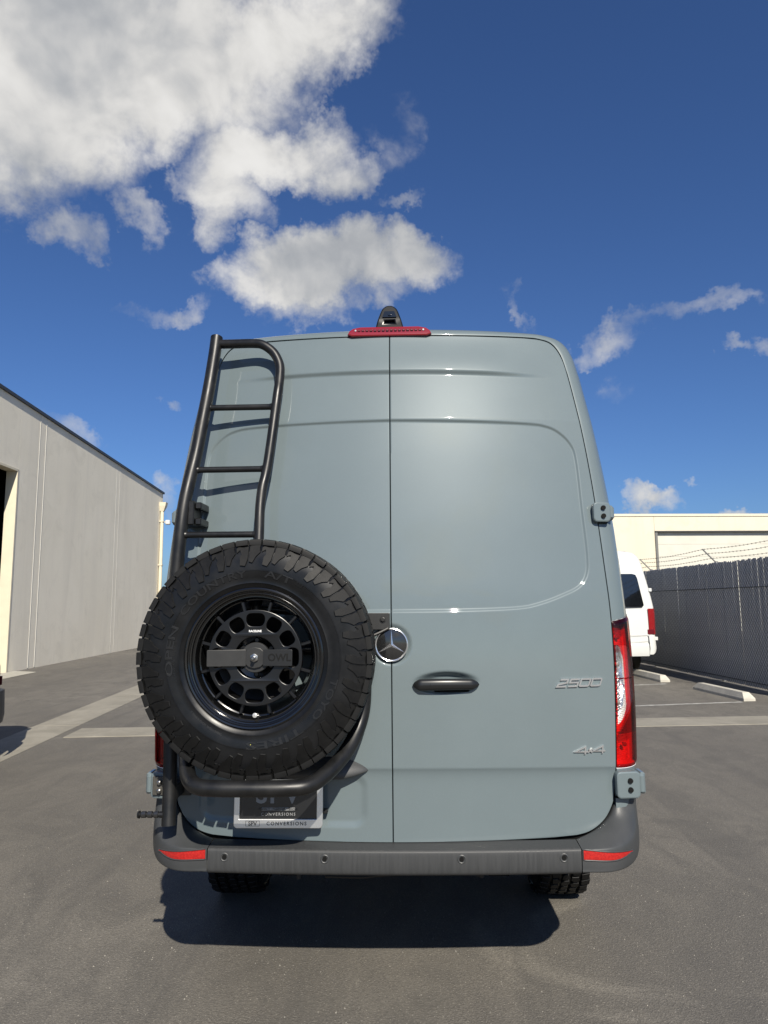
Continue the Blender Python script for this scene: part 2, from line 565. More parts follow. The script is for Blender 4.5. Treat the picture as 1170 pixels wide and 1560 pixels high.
    def mesh(s, name, m_, smooth=True, angle=35):
        me = bpy.data.meshes.new(name)
        me.from_pydata(s.v, [], s.f)
        mats = m_ if isinstance(m_, (list, tuple)) else [m_]
        for q in mats:
            me.materials.append(q)
        import bmesh
        bm = bmesh.new()
        bm.from_mesh(me)
        bmesh.ops.recalc_face_normals(bm, faces=bm.faces)
        bm.to_mesh(me)
        bm.free()
        if smooth:
            me.polygons.foreach_set('use_smooth', [True] * len(me.polygons))
            me.set_sharp_from_angle(angle=rad(angle))
        me.update()
        return me

    def build(s, name, m_, parent=None, smooth=True, angle=35):
        return link(name, s.mesh(name, m_, smooth, angle), parent)


def link(name, me, parent=None):
    o = bpy.data.objects.new(name, me)
    COL.objects.link(o)
    o.parent = parent
    return o


def tag(o, label=None, cat=None, group=None, kind=None):
    if label:
        o['label'] = label
    if cat:
        o['category'] = cat
    if group:
        o['group'] = group
    if kind:
        o['kind'] = kind
    return o


def thing(name, label, cat, loc=(0, 0, 0), rz=0.0, group=None):
    o = bpy.data.objects.new(name, None)
    COL.objects.link(o)
    o.empty_display_size = .1
    o.location = loc
    o.rotation_euler = (0, 0, rz)
    return tag(o, label, cat, group)


def catmull(pts, n=8):
    P = [np.array(p, float) for p in pts]
    out = []
    for i in range(len(P) - 1):
        p0 = P[i - 1] if i > 0 else 2 * P[0] - P[1]
        p1, p2 = P[i], P[i + 1]
        p3 = P[i + 2] if i + 2 < len(P) else 2 * P[-1] - P[-2]
        for k in range(n):
            t = k / n
            out.append(.5 * ((2 * p1) + (-p0 + p2) * t + (2 * p0 - 5 * p1 + 4 * p2 - p3) * t * t + (-p0 + 3 * p1 - 3 * p2 + p3) * t ** 3))
    out.append(P[-1])
    return out


def curve_mesh(cu):
    o = bpy.data.objects.new('tmp', cu)
    COL.objects.link(o)
    dg = bpy.context.evaluated_depsgraph_get()
    me = bpy.data.meshes.new_from_object(o.evaluated_get(dg))
    vs = [tuple(v.co) for v in me.vertices]
    fs = [tuple(p.vertices) for p in me.polygons]
    bpy.data.objects.remove(o)
    bpy.data.meshes.remove(me)
    bpy.data.curves.remove(cu)
    return vs, fs


def text_geo(body, size, extrude=.001, bevel=0.0, align='CENTER', spacing=1.0, bold=0.0, res=3):
    cu = bpy.data.curves.new('tmp', 'FONT')
    cu.body = body
    cu.size = size
    cu.extrude = extrude
    cu.bevel_depth = bevel
    cu.offset = bold
    cu.align_x = align
    cu.align_y = 'CENTER'
    cu.space_character = spacing
    cu.resolution_u = res
    return curve_mesh(cu)


def plate_geo(outer, holes, extrude, bevel=.0):
    cu = bpy.data.curves.new('tmp', 'CURVE')
    cu.dimensions = '2D'
    cu.fill_mode = 'BOTH'
    cu.extrude = extrude
    cu.bevel_depth = bevel
    cu.bevel_resolution = 1
    for loop in [outer] + list(holes):
        sp = cu.splines.new('POLY')
        sp.points.add(len(loop) - 1)
        for i, (x, y) in enumerate(loop):
            sp.points[i].co = (x, y, 0, 1)
        sp.use_cyclic_u = True
    return curve_mesh(cu)


def circ(r, n=48, c=(0, 0)):
    return [(c[0] + r * math.cos(2 * math.pi * k / n), c[1] + r * math.sin(2 * math.pi * k / n)) for k in range(n)]


def rrect(x0, y0, x1, y1, r, n=5):
    out = []
    for (cx, cy, a0) in ((x1 - r, y1 - r, 0), (x0 + r, y1 - r, 90), (x0 + r, y0 + r, 180), (x1 - r, y0 + r, 270)):
        for k in range(n + 1):
            a = rad(a0 + 90 * k / n)
            out.append((cx + r * math.cos(a), cy + r * math.sin(a)))
    return out


GZ = -0.10          # level of the asphalt (the van stands high on its tyres)


def smooth01(t):
    t = np.clip(t, 0, 1)
    return t * t * (3 - 2 * t)


# ================================================================== THE SETTING
g = MB()
N = 40
xs = sorted([-400, -150, -60] + list(np.linspace(-25, 25, N)) + [60, 150, 400])
ys = sorted([-300, -100, -30] + list(np.linspace(-12, 40, N)) + [80, 200, 500])
g.grid([[(x, y, GZ) for x in xs] for y in ys])
tag(g.build('asphalt_ground', ASPHALT, smooth=False), kind='structure')


def strip(name, loc, rz, length, width, start, seg):
    """a run of concrete slabs along local Y"""
    base = MB().box((0.01, start, -.02), (width - .01, start + length, .003)).build(name, mat('joint_dirt', (0.05, 0.048, 0.043), .95))
    base.location = loc
    base.rotation_euler = (0, 0, rz)
    tag(base, kind='structure')
    y = start
    i = 0
    while y < start + length - .2:
        l = seg * (1 + rng.uniform(-.05, .05))
        mb = MB().box((0, y + .006, -.02), (width, min(y + l, start + length) - .006, .0075), .004)
        mb.build('concrete_slab', CONC, base, smooth=False)
        y += l
        i += 1
    return base


rzg = math.atan(.09)
strip('concrete_gutter', (-4.248, 0.188, GZ), rzg, 36, .575, -6, 3.2)
strip('cross_gutter', (-4.128, 6.527, GZ), rzg - math.pi / 2, 24.0, .62, 0, 3.05)

# painted stall lines
for (a, b) in (((1.278, 7.882), (5.264, 8.726)), ((1.278, 10.254), (5.018, 11.258)), ((1.278, 12.69), (4.911, 13.651))):
    a, b = Vector((*a, GZ)), Vector((*b, GZ))
    t = (b - a).normalized()
    n = Vector((-t.y, t.x, 0)) * .05
    P = [[], []]
    for k in range(31):
        p = a.lerp(b, k / 30)
        wob = rng.uniform(-.006, .006)
        P[0].append(p - n + Vector((0, wob, .004)))
        P[1].append(p + n + Vector((0, wob, .004)))
    tag(MB().grid(P).build('stall_line', LINE_P, smooth=False), kind='structure')


# loose grit on the asphalt
gr = MB()
for _ in range(900):
    d_ = 3.0 * rng.random() ** 1.6
    x, y = rng.uniform(-2.6, 2.8), rng.uniform(-.1, 1.0) + d_ * rng.choice((.3, 1.0, 1.6))
    r_ = rng.uniform(.0018, .0048)
    a = rng.uniform(0, 6.3)
    ca, sa = math.cos(a), math.sin(a)
    gr.add([(x + r_ * (ca * p - sa * q * .7), y + r_ * (sa * p + ca * q * .7), GZ + h * r_) for p, q, h in ((1, .2, 0), (.1, 1, 0), (-1, -.1, 0), (-.1, -1, 0), (.2, .1, .9))],
           [(0, 1, 4), (1, 2, 4), (2, 3, 4), (3, 0, 4)])
tag(gr.build('grit', mat('grit_stone', (.30, .28, .24), .8, vary=((.10, .095, .085), 9)), smooth=False), 'loose pale grit scattered over the asphalt behind the van', 'grit', kind='stuff')

# ------------------------------------------------------------------ grey warehouse on the left
def sloped_panel(name, m_, par, y0, y1, z0, x0=-.22, x1=0.0):
    zt = lambda y: 6.24 - .031 * (y + 1)
    vs = [(x0, y0, z0), (x1, y0, z0), (x1, y1, z0), (x0, y1, z0), (x0, y0, zt(y0)), (x1, y0, zt(y0)), (x1, y1, zt(y1)), (x0, y1, zt(y1))]
    fs = [(0, 3, 2, 1), (4, 5, 6, 7), (0, 1, 5, 4), (1, 2, 6, 5), (2, 3, 7, 6), (3, 0, 4, 7)]
    return MB().add(vs, fs).build(name, m_, par, smooth=False)


wh = thing('warehouse', 'long grey concrete warehouse with open doorway and cream downpipe', 'building', (-9.492, 14.282, GZ), math.atan(.055))
wh.scale = (1.07, 1.07, 1.07)  # setting scaled about the camera; its locations carry the same factor, baked in
for (y0, y1, z0) in ((-10.0, -4.2, -.05), (-4.19, -.003, 4.62), (0.0, .965, -.05), (.995, 1.30, -.05), (1.33, 6.42, -.05), (6.45, 6.71, -.05), (6.74, 11.66, -.05)):
    sloped_panel('wall_panel', CONC_W, wh, y0, y1, z0)
for y in (.98, 1.315, 6.435, 6.725):
    sloped_panel('joint_strip', SEAL_W, wh, y - .014, y + .014, .02, -.1, .006 if y in (.98, 1.315) else .003)
cap = MB()
ztp = lambda y: 6.24 - .031 * (y + 1)
cap.add([(x, y, ztp(y) + z) for y in (-10.0, 11.72) for (x, z) in ((-.27, .003), (.05, .003), (.05, .075), (-.27, .075))],
        [(0, 1, 5, 4), (1, 2, 6, 5), (2, 3, 7, 6), (3, 0, 4, 7), (3, 2, 1, 0), (4, 5, 6, 7)])
cap.build('parapet_cap', CAP_D, wh, smooth=False)
MB().box((-.245, -.055, -.04), (.012, -.004, 4.59)).build('door_jamb', CREAM_J, wh, smooth=False)
MB().box((-.245, -4.19, 4.565), (.012, -.004, 4.617)).build('door_head', CREAM_J, wh, smooth=False)
MB().box((-18, 11.44, -.05), (-.225, 11.66, 5.8)).build('end_wall', CONC_W, wh, smooth=False)
MB().box((-18, -10.0, -.05), (-.225, -9.8, 6.2)).build('side_wall', CONC_W, wh, smooth=False)
MB().box((-18.2, -10.0, -.05), (-18.002, 11.66, 5.8)).build('back_wall', CONC_W, wh, smooth=False)
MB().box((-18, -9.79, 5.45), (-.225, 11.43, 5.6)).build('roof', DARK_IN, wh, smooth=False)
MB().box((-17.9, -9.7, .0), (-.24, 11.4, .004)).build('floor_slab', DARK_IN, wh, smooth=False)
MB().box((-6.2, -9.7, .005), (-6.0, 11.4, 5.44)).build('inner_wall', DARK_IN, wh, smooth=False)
dp = MB()
dp.tube([(.085, 11.33, .05), (.085, 11.33, 5.2)], .065, 14)
pipe = dp.build('downpipe', CREAM_J, wh)
hd = MB()
hd.add([(x, y, z) for (z, w) in ((5.12, .07), (5.32, .13), (5.46, .15)) for (x, y) in ((.003, 11.33 - w), (.003 + 1.3 * w + .06, 11.33 - w), (.003 + 1.3 * w + .06, 11.33 + w), (.003, 11.33 + w))],
       [(0, 1, 5, 4), (1, 2, 6, 5), (2, 3, 7, 6), (3, 0, 4, 7), (4, 5, 9, 8), (5, 6, 10, 9), (6, 7, 11, 10), (7, 4, 8, 11), (8, 9, 10, 11), (3, 2, 1, 0)])
hd.build('pipe_head', CREAM_J, pipe, smooth=False)
for z in (1.2, 3.0, 4.7):
    MB().box((.002, 11.25, z), (.16, 11.41, z + .04)).build('pipe_strap', CREAM_J, pipe, smooth=False)
lm = MB().box((.0, 11.55, 4.70), (.20, 11.64, 4.74))
lm.box((.15, 11.5, 4.62), (.33, 11.69, 4.80), .03)
lm.build('wall_lamp', mat('lamp_white', (.6, .6, .58), .4), wh, smooth=False)
MB().add([(.012, -4.2, .012), (.62, -4.2, .004), (.62, .10, .004), (.30, .26, .004), (.012, .30, .012)], [(0, 1, 2, 3, 4)]).build('door_apron', mat('apron_concrete', (.42, .40, .34), .85, vary=((.36, .34, .29), 4)), wh, smooth=False)

# ------------------------------------------------------------------ cream warehouse behind the fence
cw = thing('warehouse', 'cream warehouse with wide white roller door behind the slatted fence', 'building', (11.002, 34.380, GZ), rad(4.6))
cw.scale = (1.07, 1.07, 1.07)
MB().box((-8, .13, -.05), (2.02, .35, 5.62)).build('wall_panel', CREAM, cw, smooth=False)
MB().box((2.03, .13, 4.90), (12.4, .35, 5.62)).build('wall_panel', CREAM, cw, smooth=False)
MB().box((12.41, .13, -.05), (34, .35, 5.62)).build('wall_panel', CREAM, cw, smooth=False)
MB().box((-8.05, .09, 5.622), (34.05, .42, 5.74)).build('parapet_cap', CREAM_J, cw, smooth=False)
dr = MB().box((2.03, .30, -.04), (12.4, .34, 4.895)).build('roller_door', DOOR_W, cw, smooth=False)
for k in range(8):
    MB().box((2.10, .272, .02 + k * .605), (12.35, .298, .02 + k * .605 + .598)).build('door_panel', DOOR_W, dr, smooth=False)
MB().box((2.035, .085, 0), (2.15, .262, 4.84)).build('door_post', mat('post_grey', (.13, .13, .125), .6), cw, smooth=False)
MB().box((2.035, .05, 4.843), (12.4, .262, 4.885)).build('door_shadow_line', mat('shadow_line_dark', (.03, .03, .03), .6), cw, smooth=False)  # dark strip added as the shadow line under the door head
MB().box((-8, .43, 0), (-7.8, 25, 5.6)).build('side_wall', CREAM, cw, smooth=False)
MB().box((-7.79, .43, 5.3), (34, 25, 5.45)).build('roof', CREAM, cw, smooth=False)

# ------------------------------------------------------------------ slatted chain-link fence
fn = thing('slatted_fence', 'dark grey slatted chain-link fence topped with three barbed wires', 'fence', (6.343, 10.093, GZ), math.atan(.058))
fn.scale = (1.07, 1.07, 1.07)
sl = []
for k in range(2):
    sm = MB()
    w = .0425
    sm.add([(-.004, -w, .03), (.004, -w, .03), (.004, w, .03), (-.004, w, .03), (-.004, -w, 2.17), (.004, -w, 2.17), (.004, w, 2.15 + .03 * k), (-.004, w, 2.15 + .03 * k)],
           [(0, 1, 5, 4), (1, 2, 6, 5), (2, 3, 7, 6), (3, 0, 4, 7), (4, 5, 6, 7), (3, 2, 1, 0)])
    sl.append(sm.mesh('slat', SLAT, smooth=False))
y = -2.0
while y < 16:
    o = link('slat', sl[rng.random() < .5], fn)
    o.location = (rng.uniform(-.002, .002), y, rng.uniform(-.008, .006))
    o.rotation_euler = (rng.uniform(-.004, .004), 0, rng.uniform(-.10, .10))
    y += .0905
wm = MB()
H = 2.17
for y in np.arange(-4.4, 16.5, .074):
    for sg in (1, -1):
        a = (-.016 - .004 * (sg > 0), y, 0.02)
        b = (-.016 - .004 * (sg > 0), y + sg * H * .82, H)
        if sg < 0:
            a = (a[0], a[1] + 1.78, a[2])
            b = (b[0], b[1] + 1.78, b[2])
        if -2.1 < min(a[1], b[1]) and max(a[1], b[1]) < 16.2:
            wm.tube([a, b], .0034 if sg > 0 else .0024, 4, caps=False)
tag(wm.build('wire_mesh', WIRE, fn), kind='stuff')
for z in (1.69, .10):
    MB().tube([(-.022, -2.05, z), (-.022, 16.05, z)], .006, 6).build('tension_wire', WIRE, fn)
for y in np.arange(-1.55, 16, 3.05):
    MB().tube([(.05, y, -.02), (.05, y, 2.2)], .032, 10).build('post', GALV, fn)
    MB().tube([(.05, y, 2.17), (-.20, y, 2.43)], .014, 6).build('barb_arm', GALV, fn)
for t in (.34, .67, .98):
    bw = MB()
    x, z = .05 - .25 * t, 2.17 + .26 * t
    pts = []
    for yy in np.arange(-2.0, 16.01, .25):
        ph = ((yy + 1.55) % 3.05) / 3.05
        pts.append((x, yy, z - .035 * math.sin(math.pi * ph) + rng.uniform(-.003, .003)))
    bw.tube(pts, .0032, 5)
    for yy in np.arange(-1.95, 16, .125):
        ph = ((yy + 1.55) % 3.05) / 3.05
        zz = z - .035 * math.sin(math.pi * ph)
        for q in (1, -1):
            bw.tube([(x - .012, yy, zz - q * .012), (x + .012, yy + .008, zz + q * .012)], .0028, 3, caps=False)
    bw.build('barbed_wire', BARB, fn)

# ------------------------------------------------------------------ wheel stops
ws = MB()
L, a_, b_, h_ = .80, .095, .055, .125
ws.add([(-a_, -L, 0), (a_, -L, 0), (a_, L, 0), (-a_, L, 0), (-a_, -L, .04), (a_, -L, .04), (a_, L, .04), (-a_, L, .04),
        (-b_, -L + .10, h_), (b_, -L + .10, h_), (b_, L - .10, h_), (-b_, L - .10, h_)],
       [(0, 1, 5, 4), (1, 2, 6, 5), (2, 3, 7, 6), (3, 0, 4, 7), (4, 5, 9, 8), (5, 6, 10, 9), (6, 7, 11, 10), (7, 4, 8, 11), (8, 9, 10, 11), (3, 2, 1, 0)])
wme = ws.mesh('wheel_stop', CONC_S, smooth=False)
for (loc, lab, rz) in (((5.360, 9.634, GZ), 'pale concrete wheel stop nearest the camera, in front of the slatted fence', 5.5),
                       ((5.039, 12.369, GZ), 'pale concrete wheel stop under the rear of the white van', 5.0)):
    o = link('wheel_stop', wme)
    o.location = loc
    o.rotation_euler = (0, 0, rad(rz))
    tag(o, lab, 'wheel stop', 'wheel stops along the fence')


# ================================================================== THE VAN
_zs = np.linspace(.3, 3.0, 2701)
_yb = np.interp(_zs, [.3, 1.2, 1.5, 1.8, 2.1, 2.234, 3.0], [.06, .06, .075, .110, .1515, .172, .292])
_k = np.exp(-.5 * (np.arange(-120, 121) / 40.0) ** 2)
_k /= _k.sum()
_yb = np.convolve(np.pad(_yb, 120, mode='edge'), _k, mode='valid')
_yb += np.maximum(0, _zs - 2.240) * .098            # the band over the window panel leans further forward


def skin0(x, z):
    return np.interp(z, _zs, _yb) + .16 * np.asarray(x) ** 2


PANEL = np.array(catmull([(0, 2.234), (.296, 2.230), (.579, 2.224), (.666, 2.215), (.724, 2.190), (.776, 2.136), (.797, 2.060), (.806, 1.835), (.814, 1.660), (.806, 1.575),
                          (.768, 1.520), (.698, 1.486), (.600, 1.452), (.500, 1.434), (.269, 1.427), (0, 1.426)], 5))


def sdf_poly(x, z, P):
    d = np.full(x.shape, 1e9)
    inside = np.zeros(x.shape, bool)
    Q = np.vstack([P, P[::-1] * [-1, 1]])
    for i in range(len(Q)):
        a, b = Q[i], Q[(i + 1) % len(Q)]
        ab = b - a
        l2 = ab @ ab
        if l2 < 1e-12:
            continue
        t = np.clip(((x - a[0]) * ab[0] + (z - a[1]) * ab[1]) / l2, 0, 1)
        d = np.minimum(d, np.hypot(x - a[0] - t * ab[0], z - a[1] - t * ab[1]))
        c = (a[1] > z) != (b[1] > z)
        with np.errstate(divide='ignore', invalid='ignore'):
            inside ^= c & (x < (b[0] - a[0]) * (z - a[1]) / (b[1] - a[1] + 1e-15) + a[0])
    return np.where(inside, -d, d)


def disp(x, z):
    """outward offset of the door skin: creases, panel recess, handle dish, badge bowl, plate recess"""
    ax = np.abs(x)
    g_ = -.0075 * smooth01(-sdf_poly(x, z, PANEL) / .011)
    z1 = 2.468 - .010 * (ax / .73) ** 2
    fade = 1 - smooth01((ax - .40) / .36)
    g_ = g_ + .013 * fade * smooth01((z - z1 + .024) / .024) * (1 - smooth01((z - z1) / .17))
    zc = .836 - .020 * (ax / .87) ** 2
    g_ = g_ - .011 * np.where(z < zc, 1 - np.exp(-np.maximum(zc - z, 0) / .022), 0)
    e = np.sqrt(((x - .212) / .137) ** 2 + ((z - 1.155) / .0465) ** 2)
    g_ = g_ - .030 * smooth01((1 - e) / .6)
    r = np.hypot(x, z - 1.302)
    g_ = g_ - .010 * smooth01((.083 - r) / .022)
    qx, qz = np.abs(x + .43) - .28, np.abs(z - .715) - .045
    sd = np.hypot(np.maximum(qx, 0), np.maximum(qz, 0)) + np.minimum(np.maximum(qx, qz), 0) - .06
    g_ = g_ - .007 * smooth01(-sd / .035)
    return g_


def doorY(x, z):
    x, z = np.asarray(x, float), np.asarray(z, float)
    return skin0(x, z) - disp(x, z)


EDGE = np.array(catmull([(.62, .566), (.70, .568), (.768, .582), (.823, .618), (.857, .668), (.869, .712), (.878, .808), (.886, 1.0), (.890, 1.139), (.892, 1.28), (.889, 1.42), (.880, 1.56),
                         (.858, 1.879), (.840, 2.07), (.818, 2.249), (.786, 2.473), (.764, 2.560), (.728, 2.615), (.675, 2.635), (.60, 2.640)], 10))
EDGE[:, 1] = np.maximum.accumulate(EDGE[:, 1])
E_of = lambda z: np.interp(z, EDGE[:, 1] + np.arange(len(EDGE)) * 1e-7, EDGE[:, 0])

VAN = thing('van', 'grey-blue high-roof van in the centre, seen from behind', 'van', (0, 0, 0))


def make_door(sg):
    zr = np.concatenate([np.arange(.566, .72, .003), np.arange(.72, 2.50, .0042), np.arange(2.50, 2.640, .0028), [2.640]])
    nu = 215
    u = np.linspace(0, 1, nu)
    gap = .0032
    Xg = gap + u[None, :] * (E_of(zr)[:, None] - gap)
    Zg = np.repeat(zr[:, None], nu, 1) - .004 * (1 - np.abs(Xg) / .9) * smooth01((zr[:, None] - 2.5) / .14)
    X = Xg * sg
    Yg = doorY(X, Zg)
    nv = len(zr)
    mb = MB()
    vs = np.stack([X, Yg, Zg], -1).reshape(-1, 3)
    idx = np.arange(nv * nu).reshape(nv, nu)
    fs = np.stack([idx[:-1, :-1], idx[:-1, 1:], idx[1:, 1:], idx[1:, :-1]], -1).reshape(-1, 4)
    mb.v = [tuple(p) for p in vs.tolist()]
    mb.f = [tuple(q) for q in fs.tolist()]
    per = np.concatenate([idx[0, :], idx[1:, -1], idx[-1, -2::-1], idx[-2:0:-1, 0]])
    base = vs[per]
    n = len(per)
    prev = per
    for (o_, b_) in ((.0010, .0012), (.0016, .0035), (.0016, .030)):
        c = base.mean(0)
        dirs = np.roll(base, -1, 0) - np.roll(base, 1, 0)
        nr = np.stack([dirs[:, 2], np.zeros(n), -dirs[:, 0]], -1)
        nr /= np.linalg.norm(nr, axis=1)[:, None] + 1e-9
        s_ = np.sign(((base - c) * nr).sum(1)).mean()
        ring = base + nr * o_ * np.sign(s_)
        ring[:, 1] += b_
        st = len(mb.v)
        mb.v += [tuple(p) for p in ring.tolist()]
        cur = np.arange(st, st + n)
        mb.f += [(int(prev[i]), int(prev[(i + 1) % n]), int(cur[(i + 1) % n]), int(cur[i])) for i in range(n)]
        prev = cur
    return mb.build('rear_door', PAINT, VAN, angle=50)


DOOR_R = make_door(1)
DOOR_L = make_door(-1)

# ---- body shell
Bs = np.array(catmull([(.975, .40), (.985, .50), (.993, .70), (1.000, .90), (1.003, 1.07), (.994, 1.40), (.967, 1.79), (.932, 2.09), (.873, 2.49)], 12))
B_of = lambda z: np.interp(z, Bs[:, 1], Bs[:, 0])
A_of = lambda z: np.where(z > .72, E_of(z), .868) + .006
zside = np.unique(np.concatenate([np.linspace(.45, .812, 8), np.linspace(.812, 1.378, 14), np.linspace(1.378, 2.47, 26)]))
A_side = [(float(A_of(z)), z) for z in zside]
B_side = [(float(B_of(z)), z) for z in zside]
A_top = catmull([A_side[-1], (.7705, 2.563), (.733, 2.6215), (.677, 2.6420), (.60, 2.6470), (.3, 2.6455), (0, 2.6435)], 7)[1:]
B_top = catmull([B_side[-1], (.842, 2.580), (.795, 2.650), (.71, 2.682), (.60, 2.692), (.3, 2.697), (0, 2.698)], 7)[1:]
A_h = np.array(A_side + [tuple(p) for p in A_top])
B_h = np.array(B_side + [tuple(p) for p in B_top])
A_f = np.vstack([A_h, A_h[-2::-1] * [-1, 1]])
B_f = np.vstack([B_h, B_h[-2::-1] * [-1, 1]])
nl = len(A_f)
Ya = skin0(A_f[:, 0], A_f[:, 1]) + .003
Dp = .16 - .05 * smooth01((A_f[:, 1] - 2.45) / .15)
rings = [np.stack([A_f[:, 0], Ya + .05, A_f[:, 1]], -1)]
TS = [0, 3, 10, 20, 32, 45, 58, 70, 80, 90]
for t in TS:
    q = A_f + (B_f - A_f) * math.sin(rad(t))
    rings.append(np.stack([q[:, 0], Ya + Dp * (1 - math.cos(rad(t))), q[:, 1]], -1))
yend = rings[-1][:, 1]
for f in (.08, .25, .5, 1.0):
    rings.append(np.stack([B_f[:, 0], yend * (1 - f) + .9 * f, B_f[:, 1]], -1))
for (Y, sx, ztop, zfl) in ((2.0, 1, 2.70, 0), (3.6, 1, 2.70, 0), (4.5, .99, 2.64, 0), (4.95, .985, 2.30, 0), (5.25, .97, 1.85, 0), (5.5, .95, 1.42, 0), (5.85, .90, 1.22, 0), (5.98, .80, 1.0, 0)):
    zz = np.minimum(B_f[:, 1], 99)
    zz = np.where(zz > .9, .9 + (zz - .9) * (ztop - .9) / (2.698 - .9), zz)
    rings.append(np.stack([B_f[:, 0] * sx, np.full(nl, Y), zz], -1))
mb = MB()
for r_ in rings:
    mb.v += [tuple(p) for p in r_.tolist()]
for k in range(len(rings) - 1):
    for i in range(nl - 1):
        zm = .5 * (A_f[i, 1] + A_f[i + 1, 1])
        if 2 <= k + 1 <= 8 and .812 < zm < 1.378 and abs(A_f[i, 0]) > .8:
            continue                                                       # opening for the lamp
        mb.f.append((k * nl + i, k * nl + i + 1, (k + 1) * nl + i + 1, (k + 1) * nl + i))
mb.f.append(tuple((len(rings) - 1) * nl + i for i in range(nl)))
mb.build('body', PAINT, VAN, angle=40)

# black sheet added behind the shut lines: stands for their rubber and blocks light
mb = MB()
zq = np.linspace(.50, 2.66, 60)
P = []
for z in zq:
    e = float(np.interp(z, A_h[:, 1], A_h[:, 0])) if z < 2.47 else float(np.interp(z, EDGE[-30:, 1] + .006 + np.arange(30) * 1e-7, EDGE[-30:, 0])) + .01
    P.append([(e * t, float(skin0(e * t, z)) + .034, z) for t in np.linspace(-1, 1, 25)])
mb.grid(P)
mb.build('gap_backing', BLACK, VAN)

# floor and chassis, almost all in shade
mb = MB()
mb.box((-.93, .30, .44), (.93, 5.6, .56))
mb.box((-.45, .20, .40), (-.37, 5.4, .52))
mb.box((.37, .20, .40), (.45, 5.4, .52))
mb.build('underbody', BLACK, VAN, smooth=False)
mb = MB()
mb.tube([(-.70, 1.43, .32), (.70, 1.43, .32)], .05, 12)
mb.tube([(0, 1.28, .32), (0, 1.58, .32)], .14, 14)
mb.build('rear_axle', HOLE, VAN)
mb = MB()
mb.tube([(-.26, .10, .452), (-.26, .10, .435), (-.12, .10, .432), (-.02, .11, .438), (.03, .12, .452)], .007, 6)
mb.tube([(.33, .08, .46), (.33, .08, .438)], .010, 6)
mb.tube([(-.36, .08, .46), (-.36, .08, .432)], .008, 6)
mb.build('tow_bracket', HOLE, VAN)


# ---- tail lamps
def pil(z, t, off=0.0):
    A, B = float(A_of(z)), float(B_of(z))
    y = float(skin0(A, z)) + .003
    st, ct = math.sin(rad(t)), math.cos(rad(t))
    w = B - A
    nx, ny = .16 * st, -w * ct
    l = math.hypot(nx, ny) + 1e-9
    return (A + w * st + nx / l * off, y + .16 * (1 - ct) + ny / l * off, z)


def clear_zone(t, z):
    lim = 42 - 15 * max(0, (z - 1.255) / .030) ** 2 if z > 1.255 else 42 + 4 * max(0, min(1, (1.16 - z) / .08))
    return lim, 1.5 < t < lim and .975 + .11 * (t / 46) ** 1.3 < z < 1.285


